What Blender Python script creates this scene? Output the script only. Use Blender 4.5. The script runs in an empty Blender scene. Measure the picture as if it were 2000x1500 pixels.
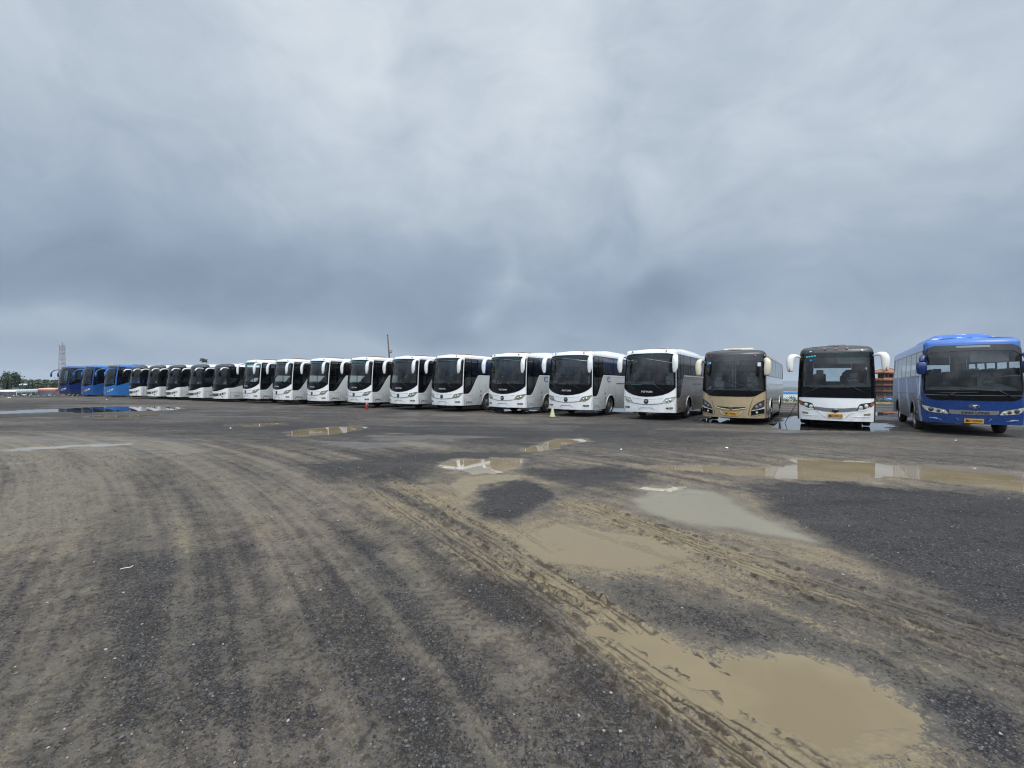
import bpy, math, random
import numpy as np
from mathutils import Vector, Matrix
random.seed(7); rng = np.random.default_rng(11)
R = math.radians
sc = bpy.context.scene
COL = sc.collection

# ------------------------------------------------------------------ camera
F = 880.0; CAM_H = 1.62; ROLL = 0.008
cd = bpy.data.cameras.new('camera'); cam = bpy.data.objects.new('camera', cd); COL.objects.link(cam)
cd.sensor_width = 36; cd.lens = 36 * F / 2000; cd.clip_start = 0.05; cd.clip_end = 20000
c_, s_ = math.cos(ROLL), math.sin(ROLL)
cam.matrix_world = Matrix(((c_, -s_, 0, 0), (0, 0, -1, 0), (s_, c_, 0, CAM_H), (0, 0, 0, 1)))
sc.camera = cam

def ray(px, py):
    u, v = (px - 1000) / F, (750 - py) / F
    return (c_ * u - s_ * v, 1.0, s_ * u + c_ * v)
def G(px, py, z=0.0):
    d = ray(px, py); t = (z - CAM_H) / d[2]
    return (d[0] * t, t)
def A(px, py, Y):
    d = ray(px, py)
    return Vector((d[0] * Y, Y, CAM_H + d[2] * Y))

# ------------------------------------------------------------------ node helper
class NT:
    def __init__(s, nt): s.nt = nt
    def n(s, t, **k):
        nd = s.nt.nodes.new(t)
        for a, v in k.items():
            if a == 'inp':
                for kk, vv in v.items():
                    if isinstance(vv, bpy.types.NodeSocket): s.nt.links.new(vv, nd.inputs[kk])
                    else: nd.inputs[kk].default_value = vv
            else: setattr(nd, a, v)
        return nd
    def link(s, a, b): s.nt.links.new(a, b)
    def m(s, op, a, b=None, c=None, clamp=False):
        nd = s.nt.nodes.new('ShaderNodeMath'); nd.operation = op; nd.use_clamp = clamp
        for i, v in enumerate((a, b, c)):
            if v is None: continue
            if isinstance(v, bpy.types.NodeSocket): s.nt.links.new(v, nd.inputs[i])
            else: nd.inputs[i].default_value = v
        return nd.outputs[0]
    def mix(s, f, a, b, blend='MIX'):
        nd = s.nt.nodes.new('ShaderNodeMix'); nd.data_type = 'RGBA'; nd.blend_type = blend
        for i, v in ((0, f), (6, a), (7, b)):
            if isinstance(v, bpy.types.NodeSocket): s.nt.links.new(v, nd.inputs[i])
            else: nd.inputs[i].default_value = (v if i == 0 else (tuple(v) + (1,))[:4])
        return nd.outputs[2]
    def noise(s, vec, scale, detail=4, rough=.55, dist=0, out=0):
        nd = s.n('ShaderNodeTexNoise', inp={'Scale': scale, 'Detail': detail, 'Roughness': rough, 'Distortion': dist})
        if vec is not None: s.link(vec, nd.inputs['Vector'])
        return nd.outputs[out]
    def ramp(s, fac, stops, interp='LINEAR'):
        nd = s.nt.nodes.new('ShaderNodeValToRGB'); cr = nd.color_ramp; cr.interpolation = interp
        while len(cr.elements) > 1: cr.elements.remove(cr.elements[-1])
        for i, (p, c) in enumerate(stops):
            e = cr.elements[0] if i == 0 else cr.elements.new(p)
            e.position = p; e.color = tuple(c) + (1,) if len(c) == 3 else c
        s.link(fac, nd.inputs[0]); return nd.outputs[0]
    def smooth(s, v, a, b, lo=0.0, hi=1.0):
        nd = s.n('ShaderNodeMapRange', interpolation_type='SMOOTHSTEP')
        s.link(v, nd.inputs[0])
        for i, x in ((1, a), (2, b), (3, lo), (4, hi)): nd.inputs[i].default_value = x
        return nd.outputs[0]

# ------------------------------------------------------------------ sky
SUN_EL, SUN_AZ = 55.0, 160.0       # degrees; azimuth clockwise from +Y: behind the camera
w = bpy.data.worlds.new('World'); sc.world = w; w.use_nodes = True
N = NT(w.node_tree); w.node_tree.nodes.clear()
tc = N.n('ShaderNodeTexCoord').outputs['Generated']
sky = N.n('ShaderNodeTexSky', sky_type='NISHITA', sun_disc=False)
sky.sun_elevation = R(SUN_EL); sky.sun_rotation = R(SUN_AZ); sky.dust_density = 3
nsky = N.mix(1.0, sky.outputs[0], (0.10, 0.10, 0.10), 'MULTIPLY')
sep = N.n('ShaderNodeSeparateXYZ', inp={0: tc})
X_, Y_, Z_ = sep.outputs
# cloud deck coordinates: project the view direction on a curved deck overhead
den = N.m('ADD', N.m('MAXIMUM', Z_, 0.0), 0.16)
deck = N.n('ShaderNodeCombineXYZ', inp={0: N.m('DIVIDE', X_, den), 1: N.m('DIVIDE', Y_, den), 2: 0.0}).outputs[0]
warp = N.n('ShaderNodeVectorMath', operation='SCALE', inp={0: N.noise(tc, 2.6, 3, .5, 0, 1), 'Scale': 0.26}).outputs[0]
dw = N.n('ShaderNodeVectorMath', operation='ADD', inp={0: tc, 1: warp}).outputs[0]
dw = N.n('ShaderNodeVectorMath', operation='ADD', inp={0: dw, 1: (-.13, -.13, -.13)}).outputs[0]
n1 = N.noise(deck, 0.62, 6, .50, .5)
n2 = N.noise(dw, 3.2, 5, .52, .3)
flatv = N.n('ShaderNodeVectorMath', operation='MULTIPLY', inp={0: dw, 1: (1, 1, 1.9)}).outputs[0]
n3 = N.noise(flatv, 6.5, 8, .58, .35)
val = N.m('ADD', N.m('MULTIPLY', N.m('SUBTRACT', n1, .5), .10), N.m('MULTIPLY', N.m('SUBTRACT', n2, .5), .50))
val = N.m('ADD', val, N.m('MULTIPLY', N.m('SUBTRACT', n3, .5), .50))
# height gradient: lighter overhead
val = N.m('ADD', val, N.smooth(Z_, 0.10, 0.60, 0.37, 0.82))
def skyblob(px, py, rx, rz, amp, rot=0.0):
    """a cloud mass: its direction, angular half-width and half-height"""
    global val
    d = Vector(ray(px, py)).normalized()
    v = N.n('ShaderNodeVectorMath', operation='SUBTRACT', inp={0: dw, 1: tuple(d)}).outputs[0]
    az = math.atan2(d.x, d.y)
    mp = N.n('ShaderNodeVectorRotate', rotation_type='EULER_XYZ', inp={0: v, 'Rotation': (0, 0, az)}).outputs[0]
    if rot: mp = N.n('ShaderNodeVectorRotate', rotation_type='EULER_XYZ', inp={0: mp, 'Rotation': (0, R(rot), 0)}).outputs[0]
    mp = N.n('ShaderNodeVectorMath', operation='MULTIPLY', inp={0: mp, 1: (1 / rx, 1.0, 1 / rz)}).outputs[0]
    L = N.n('ShaderNodeVectorMath', operation='LENGTH', inp={0: mp}).outputs['Value']
    val = N.m('ADD', val, N.m('MULTIPLY', N.smooth(L, 0, 1, 1, 0), amp * (.85 if amp < 0 else 1)))
for b in [ (620, 90, .20, .30, .17), (700, 330, .14, .22, .09), (560, 560, .60, .17, -.30, 8), (880, 610, .26, .10, -.24), (330, 500, .45, .12, -.17), (80, 560, .34, .14, -.16),
           (962, 500, .05, .06, .15, 10), (945, 550, .07, .08, .16, 20), (925, 600, .10, .06, .14, 0), (915, 610, .08, .05, .20), (985, 640, .12, .03, .10), (1260, 600, .30, .11, -.36, -8), (1380, 560, .24, .10, -.20), (120, 620, .20, .06, .22, 6), (480, 650, .34, .055, .20),
           (560, 690, .45, .04, .05), (250, 640, .28, .05, .12), (1640, 640, .35, .10, .10, -12), (1700, 260, .40, .30, .07), (1350, 80, .26, .2, -.09), (220, 150, .38, .4, -.08), (820, 400, .14, .12, .13),
           (1080, 60, .16, .3, .12), (1450, 270, .10, .12, .09), (1850, 560, .3, .14, -.08), (1020, 470, .3, .12, -.08), (1500, 480, .22, .10, .08, -20), (300, 330, .35, .14, -.08, 15)]:
    skyblob(*b)
cloud = N.ramp(val, [(0.0, (.225, .290, .395)), (.25, (.290, .365, .480)), (.45, (.365, .445, .555)), (.65, (.475, .550, .635)), (.85, (.60, .675, .755)), (1.0, (.70, .765, .83))])
haze_c = N.mix(N.smooth(Z_, -0.02, 0.09, .55, 0), cloud, (.30, .385, .49))
skyc = N.mix(.94, nsky, haze_c)
# thinner, brighter cloud overhead and behind the camera (where the hidden sun stands)
bright = N.m('ADD', 1.0, N.m('ADD', N.m('MULTIPLY', N.smooth(Y_, .35, -.5, 0, 2.6), N.smooth(Z_, .12, .6)), N.m('SUBTRACT', N.smooth(Z_, .62, .95, 0, 1.0), N.m('MULTIPLY', N.smooth(Y_, .2, -.3, 0, .6), N.smooth(Z_, .35, .0)))))
skyc = N.n('ShaderNodeVectorMath', operation='SCALE', inp={0: skyc, 'Scale': bright}).outputs[0]
bg = N.n('ShaderNodeBackground', inp={0: skyc, 1: 1.0})
out = N.n('ShaderNodeOutputWorld'); N.link(bg.outputs[0], out.inputs[0])

sd = bpy.data.lights.new('sun', 'SUN'); sun = bpy.data.objects.new('sun', sd); COL.objects.link(sun)
sd.energy = 1.1; sd.angle = R(30); sd.color = (1, .90, .78)
sv = Vector((math.sin(R(SUN_AZ)) * math.cos(R(SUN_EL)), math.cos(R(SUN_AZ)) * math.cos(R(SUN_EL)), math.sin(R(SUN_EL))))
sun.rotation_euler = (-sv).to_track_quat('-Z', 'Y').to_euler()
sc.view_settings.view_transform = 'Standard'; sc.view_settings.look = 'None'
sc.view_settings.exposure = 0.0; sc.view_settings.gamma = 1
sc.render.engine = 'CYCLES'; sc.cycles.max_bounces = 8; sc.cycles.transparent_max_bounces = 24
sc.cycles.use_denoising = True; sc.cycles.denoiser = 'OPENIMAGEDENOISE'; sc.cycles.denoising_prefilter = 'ACCURATE'; sc.cycles.denoising_input_passes = 'RGB_ALBEDO_NORMAL'; sc.cycles.filter_width = 1.15

# ------------------------------------------------------------------ materials
def mat(name):
    m = bpy.data.materials.new(name); m.use_nodes = True; m.node_tree.nodes.clear()
    n = NT(m.node_tree); o = n.n('ShaderNodeOutputMaterial'); return m, n, o
def plain(name, col, rough=.5, metal=0, coat=0, var=.08, scale=3.0, bump=0, grime=0.0, spec=.5):
    m, n, o = mat(name)
    pos = n.n('ShaderNodeTexCoord').outputs['Object']
    nz = n.noise(pos, scale, 5, .6)
    c = n.mix(n.smooth(nz, .3, .7), [x * (1 - var) for x in col], [min(1, x * (1 + var)) for x in col])
    rg = n.m('ADD', rough - .06, n.m('MULTIPLY', n.noise(pos, scale * 3, 3), .12))
    if grime:
        z = n.n('ShaderNodeSeparateXYZ', inp={0: pos}).outputs[2]
        st = n.n('ShaderNodeMapping', inp={0: pos, 'Scale': (6, 6, .7)}).outputs[0]
        streak = n.noise(st, 1.5, 5, .65)
        low = n.m('MULTIPLY', n.smooth(z, 1.15, .25), n.smooth(n.noise(pos, 4, 5, .7), .25, .7))
        g = n.m('MULTIPLY', n.m('ADD', low, n.smooth(streak, .52, .78, 0, .55)), grime, clamp=True)
        c = n.mix(g, c, (.20, .175, .145)); rg = n.m('ADD', rg, n.m('MULTIPLY', g, .4))
    p = n.n('ShaderNodeBsdfPrincipled', inp={'Base Color': c, 'Roughness': rg, 'Metallic': metal, 'Coat Weight': coat, 'Coat Roughness': .06, 'Specular IOR Level': spec})
    if bump:
        b = n.n('ShaderNodeBump', inp={'Height': n.noise(pos, scale * 8, 4), 'Strength': bump, 'Distance': .01}); n.link(b.outputs[0], p.inputs['Normal'])
    n.link(p.outputs[0], o.inputs[0]); return m
def glass(name, tint, ior=1.5, dirt=.06, rough=.015):
    m, n, o = mat(name)
    pos = n.n('ShaderNodeTexCoord').outputs['Object']
    t = n.n('ShaderNodeBsdfTransparent', inp={0: tuple(tint) + (1,)})
    g = n.n('ShaderNodeBsdfGlossy', inp={'Color': (1, 1, 1, 1), 'Roughness': rough})
    fr = n.n('ShaderNodeFresnel', inp={'IOR': ior})
    a = n.n('ShaderNodeMixShader', inp={0: fr.outputs[0], 1: t.outputs[0], 2: g.outputs[0]})
    d = n.n('ShaderNodeBsdfDiffuse', inp={0: (.32, .31, .29, 1)})
    dm = n.m('MULTIPLY', n.smooth(n.noise(pos, 2.2, 6, .65), .35, .8), dirt)
    b = n.n('ShaderNodeMixShader', inp={0: dm, 1: a.outputs[0], 2: d.outputs[0]})
    n.link(b.outputs[0], o.inputs[0]); return m

M = {}
M['white'] = plain('white_paint', (.86, .87, .87), .28, coat=.6, var=.03, grime=.28)
M['white_trim'] = plain('white_trim', (.78, .79, .78), .32, coat=.5, var=.04, grime=.25)
M['silver'] = plain('silver_paint', (.66, .69, .69), .34, coat=.5, var=.05, grime=.5)
M['grey_brown'] = plain('grey_brown_paint', (.20, .18, .17), .30, coat=.6, var=.06, grime=.5)
M['gold'] = plain('gold_paint', (.50, .385, .225), .28, metal=.25, coat=.6, var=.06, grime=.35)
M['brown'] = plain('brown_paint', (.13, .095, .08), .14, coat=1, var=.08, grime=.25)
M['beige'] = plain('beige_paint', (.62, .56, .42), .35, coat=.4, var=.05, grime=.3)
M['cream'] = plain('cream_white', (.74, .73, .66), .35, coat=.4, var=.04, grime=.25)
M['blue_a'] = plain('royal_blue_paint', (.003, .034, .155), .26, coat=.25, var=.08, grime=.10)
M['blue_b'] = plain('deep_blue_paint', (.005, .024, .125), .26, coat=.3, var=.06, grime=.15)
M['blue_c'] = plain('mid_blue_paint', (.012, .078, .27), .26, coat=.3, var=.06, grime=.15)
M['blue_d'] = plain('sky_blue_paint', (.018, .140, .43), .26, coat=.3, var=.06, grime=.15)
M['blue_roof'] = plain('blue_roof_paint', (.03, .14, .48), .3, coat=.6, var=.08)
M['black'] = plain('black_gloss', (.004, .004, .005), .12, var=.1, spec=.28)
M['brow'] = plain('dark_grey_gloss', (.020, .020, .024), .24, coat=.35, var=.1, grime=.15)
M['rubber'] = plain('black_rubber', (.014, .014, .015), .7, var=.2, bump=.3, grime=.4)
M['dark'] = plain('dark_plastic', (.022, .022, .024), .6)
M['under'] = plain('underbody', (.012, .012, .012), .8)
M['steel'] = plain('steel_rim', (.38, .38, .38), .35, metal=.8, grime=.4)
M['chrome'] = plain('chrome', (.75, .76, .77), .12, metal=1)
M['grey_trim'] = plain('grey_trim', (.22, .225, .235), .35, metal=.4)
M['grille'] = plain('mesh_grille', (.035, .035, .04), .5, scale=30, var=.5)
M['olive'] = plain('olive_grille', (.11, .085, .035), .45, scale=20, var=.4)
M['orange_lamp'] = plain('orange_lamp', (.45, .09, .02), .2, coat=1)
M['red_lamp'] = plain('red_lamp', (.28, .02, .012), .2, coat=1)
M['clear_lamp'] = plain('clear_lamp', (.62, .62, .55), .15, metal=.3, coat=1, scale=14, var=.25)
M['lens_dark'] = plain('smoked_lens', (.05, .05, .055), .12, metal=.3, coat=1, scale=12, var=.4)
M['yellowed'] = plain('aged_lamp', (.30, .285, .20), .2, metal=.3, coat=1, scale=14, var=.35)
M['plate'] = plain('plate_yellow', (.62, .34, .045), .45, var=.06, grime=.2)
M['ink'] = plain('ink_black', (.012, .012, .014), .5)
M['ink_blue'] = plain('ink_blue', (.02, .07, .26), .5)
M['ink_pale'] = plain('ink_pale_blue', (.20, .33, .45), .5)
M['ink_silver'] = plain('ink_silver', (.80, .80, .78), .25, metal=.5)
M['seam'] = plain('seam_dark', (.05, .05, .055), .6)
M['seam_soft'] = plain('seam_soft', (.25, .26, .27), .5)
M['seat'] = plain('seat_fabric', (.10, .10, .115), .9, scale=20, var=.2)
M['seat_light'] = plain('driver_seat_fabric', (.34, .34, .34), .9, scale=12, var=.15)
M['dash'] = plain('dashboard_plastic', (.20, .21, .225), .55, scale=9, var=.15)
M['cabin'] = plain('cabin_lining', (.12, .12, .13), .8)
M['curtain_blue'] = plain('blue_curtain', (.10, .30, .68), .85, scale=6, var=.2)
M['curtain_beige'] = plain('beige_curtain', (.50, .49, .34), .85, scale=8, var=.1)
M['shade'] = plain('sun_shade', (.24, .23, .25), .8, scale=6, var=.1)
M['shade_green'] = plain('pale_sun_shade', (.30, .35, .32), .8, scale=6, var=.1)
M['paper_green'] = plain('green_card', (.30, .62, .45), .6)
M['paper_white'] = plain('white_card', (.75, .80, .82), .6)
M['paper_red'] = plain('red_card', (.55, .13, .12), .6)
M['teal'] = plain('teal_sticker', (.04, .42, .50), .4)
M['sticker_blue'] = plain('blue_sticker', (.04, .22, .62), .4)
M['glass'] = glass('windscreen_glass', (.76, .83, .84), 1.62, .16)
M['glass_dark'] = glass('tinted_window_glass', (.22, .26, .29), 1.75, .05)
M['glass_clear'] = glass('door_glass', (.80, .88, .87), 1.5, .05)
M['glass_side'] = glass('clear_side_glass', (.62, .68, .70), 1.9, .06)
M['glass_strip'] = glass('green_sun_strip_glass', (.10, .30, .32), 1.5, .02)
M['cover'] = glass('lamp_cover', (.85, .86, .86), 1.5, .10)
M['rust'] = plain('rusty_hatch', (.20, .13, .08), .7, scale=8, var=.3)
# lining on the inside, paint outside
def two_faced(key):
    m = M[key]; n = NT(m.node_tree)
    o = [x for x in m.node_tree.nodes if x.type == 'OUTPUT_MATERIAL'][0]
    src = o.inputs[0].links[0].from_socket
    d = n.n('ShaderNodeBsdfDiffuse', inp={0: (.13, .13, .14, 1)})
    g = n.n('ShaderNodeNewGeometry')
    mx = n.n('ShaderNodeMixShader', inp={0: g.outputs['Backfacing'], 1: src, 2: d.outputs[0]})
    n.link(mx.outputs[0], o.inputs[0])
for k in ('white', 'silver', 'grey_brown', 'gold', 'brown', 'blue_a', 'blue_b', 'blue_c', 'blue_d', 'brow', 'blue_roof'): two_faced(k)
# faded patterned livery on the far right coach's side
m, n, o = mat('faded_blue_livery')
pos = n.n('ShaderNodeTexCoord').outputs['Object']
z = n.n('ShaderNodeSeparateXYZ', inp={0: pos}); zz = z.outputs[2]; yy = z.outputs[1]
diag = n.m('ADD', n.m('MULTIPLY', yy, 1.0), n.m('MULTIPLY', zz, -.75))
wv = n.m('SINE', n.m('ADD', n.m('MULTIPLY', diag, 2.3), n.m('MULTIPLY', n.noise(pos, .8, 3), 2.0)))
wave = n.m('ADD', n.m('MULTIPLY', n.m('SINE', n.m('MULTIPLY', yy, 1.7)), .12), zz)
c = n.mix(n.smooth(wave, 1.15, 1.27), (.010, .014, .032), (.060, .105, .27))
c = n.mix(n.smooth(wv, .80, .93), c, (.22, .36, .62))
c = n.mix(n.smooth(n.noise(pos, 3, 6, .7), .45, .8, 0, .5), c, (.20, .24, .34))
p = n.n('ShaderNodeBsdfPrincipled', inp={'Base Color': c, 'Roughness': .30, 'Specular IOR Level': .22}); n.link(p.outputs[0], o.inputs[0]); M['livery'] = m
two_faced('livery')
# peeling blue paint over white primer on its roof unit
m, n, o = mat('peeling_blue_paint')
pos = n.n('ShaderNodeTexCoord').outputs['Object']
c = n.mix(n.smooth(n.noise(pos, 2.6, 5, .6, .6), .60, .615), (.045, .15, .50), (.75, .74, .70))
p = n.n('ShaderNodeBsdfPrincipled', inp={'Base Color': c, 'Roughness': .45}); n.link(p.outputs[0], o.inputs[0]); M['peel'] = m

# ------------------------------------------------------------------ object helpers
def tag(o, label=None, cat=None, group=None, kind=None):
    if label: o['label'] = label
    if cat: o['category'] = cat
    if group: o['group'] = group
    if kind: o['kind'] = kind
    return o
def link(name, me, parent=None):
    o = bpy.data.objects.new(name, me); COL.objects.link(o)
    if parent is not None: o.parent = parent
    return o
def thing(name, label, cat, loc=(0, 0, 0), rz=0, group=None):
    o = link(name, None); o.location = loc; o.rotation_euler = (0, 0, rz); o.empty_display_size = .3
    return tag(o, label, cat, group)
class MB:
    def __init__(s): s.v = []; s.f = []; s.mi = []; s.sm = []
    def add(s, vs, fs, mi=0, smooth=False):
        b = len(s.v); s.v += [tuple(v) for v in vs]
        for f in fs: s.f.append(tuple(b + i for i in f)); s.mi.append(mi); s.sm.append(smooth)
        return s
    def box(s, x0, x1, y0, y1, z0, z1, mi=0, bev=0):
        if bev:
            b = bev; ring = lambda z, i: [(x0 + i, y0 + b + i * 0, z), (x0 + b, y0 + i, z), (x1 - b, y0 + i, z), (x1 - i, y0 + b, z), (x1 - i, y1 - b, z), (x1 - b, y1 - i, z), (x0 + b, y1 - i, z), (x0 + i, y1 - b, z)]
            rs = ring(z0, b * .5) + ring(z0 + b, 0) + ring(z1 - b, 0) + ring(z1, b * .5)
            fs = [tuple(range(7, -1, -1)), tuple(range(24, 32))]
            for k in range(3):
                for i in range(8): fs.append((k * 8 + i, k * 8 + (i + 1) % 8, k * 8 + 8 + (i + 1) % 8, k * 8 + 8 + i))
            return s.add(rs, fs, mi)
        vs = [(x, y, z) for z in (z0, z1) for y in (y0, y1) for x in (x0, x1)]
        return s.add(vs, [(0, 2, 3, 1), (4, 5, 7, 6), (0, 1, 5, 4), (1, 3, 7, 5), (3, 2, 6, 7), (2, 0, 4, 6)], mi)
    def tube(s, pts, rad, n=8, mi=0, flat=None, caps=True):
        pts = [Vector(p) for p in pts]; m_ = len(pts)
        if not isinstance(rad, (list, tuple)): rad = [rad] * m_
        if flat is not None: pts = pts[::-1]; rad = list(rad)[::-1]     # frame carried from the hanging end
        up = None; vs = []
        for i, p in enumerate(pts):
            t = (pts[min(i + 1, m_ - 1)] - pts[max(i - 1, 0)]).normalized()
            if up is None: up = t.orthogonal().normalized() if flat is None else Vector(flat)
            a = (up - t * up.dot(t));  a = a.normalized() if a.length > 1e-6 else t.orthogonal().normalized()
            b = t.cross(a); up = a
            r = rad[i]; ra, rb = r if isinstance(r, tuple) else (r, r)
            for k in range(n):
                th = 2 * math.pi * k / n; vs.append(p + a * ra * math.cos(th) + b * rb * math.sin(th))
        fs = []
        for i in range(m_ - 1):
            for k in range(n): fs.append((i * n + k, i * n + (k + 1) % n, (i + 1) * n + (k + 1) % n, (i + 1) * n + k))
        if caps: fs += [tuple(range(n - 1, -1, -1)), tuple(range((m_ - 1) * n, m_ * n))]
        return s.add(vs, fs, mi, True)
    def lathe(s, prof, n=24, axis='z', origin=(0, 0, 0), mi=0, smooth=True):
        vs = []; o_ = Vector(origin)
        for r, h in prof:
            for k in range(n):
                th = 2 * math.pi * k / n; a, b = r * math.cos(th), r * math.sin(th)
                vs.append(o_ + (Vector((a, b, h)) if axis == 'z' else Vector((h, a, b)) if axis == 'x' else Vector((a, h, b))))
        fs = []
        for i in range(len(prof) - 1):
            for k in range(n): fs.append((i * n + k, i * n + (k + 1) % n, (i + 1) * n + (k + 1) % n, (i + 1) * n + k))
        return s.add(vs, fs, mi, smooth)
    def mesh(s, name, mats):
        me = bpy.data.meshes.new(name); me.from_pydata(s.v, [], s.f)
        for m_ in (mats if isinstance(mats, (list, tuple)) else [mats]): me.materials.append(m_)
        if len(me.polygons) == len(s.mi):
            me.polygons.foreach_set('material_index', s.mi); me.polygons.foreach_set('use_smooth', s.sm)
        me.update(); return me
    def build(s, name, mats, parent=None): return link(name, s.mesh(name, mats), parent)

_txt = {}
def text_mesh(body, bold=.0, spacing=1.0):
    k = (body, bold, spacing)
    if k in _txt: return _txt[k]
    c = bpy.data.curves.new('t', 'FONT'); c.body = body; c.size = 1; c.offset = bold; c.align_x = 'CENTER'; c.align_y = 'CENTER'; c.space_character = spacing; c.resolution_u = 3
    o = bpy.data.objects.new('t', c); COL.objects.link(o)
    dg = bpy.context.evaluated_depsgraph_get(); me = bpy.data.meshes.new_from_object(o.evaluated_get(dg))
    v = np.array([(q.co.x, q.co.y) for q in me.vertices]); f = [tuple(p_.vertices) for p_ in me.polygons]
    bpy.data.objects.remove(o); bpy.data.curves.remove(c); bpy.data.meshes.remove(me)
    if len(v):
        v[:, 0] -= (v[:, 0].max() + v[:, 0].min()) / 2; v[:, 1] -= (v[:, 1].max() + v[:, 1].min()) / 2
        v[:, 0] /= (v[:, 0].max() - v[:, 0].min()); v[:, 1] /= (v[:, 1].max() - v[:, 1].min())
    _txt[k] = (v, f); return _txt[k]

# ------------------------------------------------------------------ coach shell
class Shell:
    """body surface addressed by arc length s (0 = middle of the nose, negative = the side on -x) and height z"""
    def __init__(s, hw=1.25, b=.30, r=.16, L=9.5, zb=.28, zc=3.06, zt=3.26, rake=.05, tumble=.05, rr=.2, front_in=2.0, front_drop=0.0):
        s.hw, s.b, s.L, s.zb, s.zc, s.zt, s.kr, s.kt, s.fi, s.fd = hw, b, L, zb, zc, zt, rake, tumble, front_in, front_drop
        xs = np.linspace(0, hw - r, 40); ys = b * (xs / (hw - r)) ** 2
        al = math.atan(2 * b / (hw - r)); rho = r / (1 - math.sin(al))
        th = np.linspace(al, math.pi / 2, 14)[1:]
        ax = (hw - r) + rho * (np.sin(th) - math.sin(al)); ay = b + rho * (math.cos(al) - np.cos(th))
        s.y_side = ay[-1]
        sx, sy = np.full(60, hw), np.linspace(ay[-1], L - rr, 61)[1:]
        th = np.linspace(0, math.pi / 2, 10)[1:]
        rx, ry = hw - rr + rr * np.cos(th), L - rr + rr * np.sin(th)
        bx, by = np.linspace(hw - rr, 0, 12)[1:], np.full(11, L)
        x = np.concatenate([xs, ax, sx, rx, bx]); y = np.concatenate([ys, ay, sy, ry, by])
        sl = np.concatenate([[0], np.cumsum(np.hypot(np.diff(x), np.diff(y)))])
        s.x, s.y, s.s = x, y, sl
        s.sf, s.scn = sl[39], sl[39 + 13]; s.S = sl[-1]; s.srear = sl[39 + 13 + 60]; s.sm = (s.sf + s.scn) / 2
    def sy(s, y): return s.scn + (y - s.y_side)          # arc length at a point y along the side
    def P(s, a, z, off=0.0):
        t = abs(a); x = np.interp(t, s.s, s.x); y = np.interp(t, s.s, s.y)
        e = .01; dx = np.interp(t + e, s.s, s.x) - np.interp(t - e, s.s, s.x) if t > e else 2 * e
        dy = np.interp(t + e, s.s, s.y) - np.interp(t - e, s.s, s.y) if t > e else 0
        L_ = math.hypot(dx, dy) or 1; nx, ny = dy / L_, -dx / L_
        x += nx * off; y += ny * off
        w_ = max(0.0, 1 - y / 2.2)
        y += s.kr * max(0, z - .9) ** 2 * w_ + .10 * max(0, .75 - z) ** 1.5 * w_
        x *= 1 - s.kt * max(0, z - 1.2) / 2 - .015 * max(0, .7 - z)
        return Vector((math.copysign(x, a) if a else x, y, z))
    def patch(s, mb, s0, s1, zlo, zhi, ns=16, nz=2, off=.004, rim=.02, mi=0):
        f0 = zlo if callable(zlo) else (lambda a, v=zlo: v); f1 = zhi if callable(zhi) else (lambda a, v=zhi: v)
        vs = []; 
        for i in range(ns + 1):
            a = s0 + (s1 - s0) * i / ns
            for j in range(nz + 1):
                z0, z1 = f0(a), f1(a); vs.append(s.P(a, z0 + (z1 - z0) * j / nz, off))
        fs = []
        for i in range(ns):
            for j in range(nz):
                q = (i * (nz + 1) + j, (i + 1) * (nz + 1) + j, (i + 1) * (nz + 1) + j + 1, i * (nz + 1) + j + 1)
                fs.append(q if s1 > s0 else q[::-1])
        if rim:
            loop = [(s0 + (s1 - s0) * i / ns, f0(s0 + (s1 - s0) * i / ns)) for i in range(ns + 1)] + [(s0 + (s1 - s0) * i / ns, f1(s0 + (s1 - s0) * i / ns)) for i in range(ns, -1, -1)]
            base = len(vs); k = len(loop)
            for a, z_ in loop: vs.append(s.P(a, z_, off))
            for a, z_ in loop: vs.append(s.P(a, z_, off - rim))
            for i in range(k):
                j = (i + 1) % k; q = (base + i, base + k + i, base + k + j, base + j); fs.append(q if s1 > s0 else q[::-1])
        mb.add(vs, fs, mi, False)
    def text(s, mb, body, a, z, w, h, off=.008, bold=.02, spacing=1.0, mi=0):
        v, f = text_mesh(body, bold, spacing)
        vs = [s.P(a + x * w, z + y * h, off) for x, y in v]; mb.add(vs, f, mi)
    def disc(s, mb, a, z, rx, rz, off=.012, n=20, mi=0, hole=0):
        vs = [s.P(a + rx * math.cos(t), z + rz * math.sin(t), off) for t in np.linspace(0, 2 * math.pi, n, endpoint=False)]
        if hole:
            vs += [s.P(a + rx * hole * math.cos(t), z + rz * hole * math.sin(t), off) for t in np.linspace(0, 2 * math.pi, n, endpoint=False)]
            fs = [(i, (i + 1) % n, n + (i + 1) % n, n + i) for i in range(n)]
        else:
            vs.append(s.P(a, z, off + min(rx, rz) * .25)); fs = [(i, (i + 1) % n, n) for i in range(n)]
        b = len(vs); vs += [s.P(a + rx * math.cos(t), z + rz * math.sin(t), off - .03) for t in np.linspace(0, 2 * math.pi, n, endpoint=False)]
        fs += [(b + i, b + (i + 1) % n, (i + 1) % n, i) for i in range(n)]
        mb.add(vs, fs, mi, False)

def pw(pts):
    xs = [p[0] for p in pts]; ys = [p[1] for p in pts]
    return lambda a: float(np.interp(abs(a), xs, ys))
def pws(pts):
    xs = [p[0] for p in pts]; ys = [p[1] for p in pts]
    return lambda a: float(np.interp(a, xs, ys))

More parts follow.
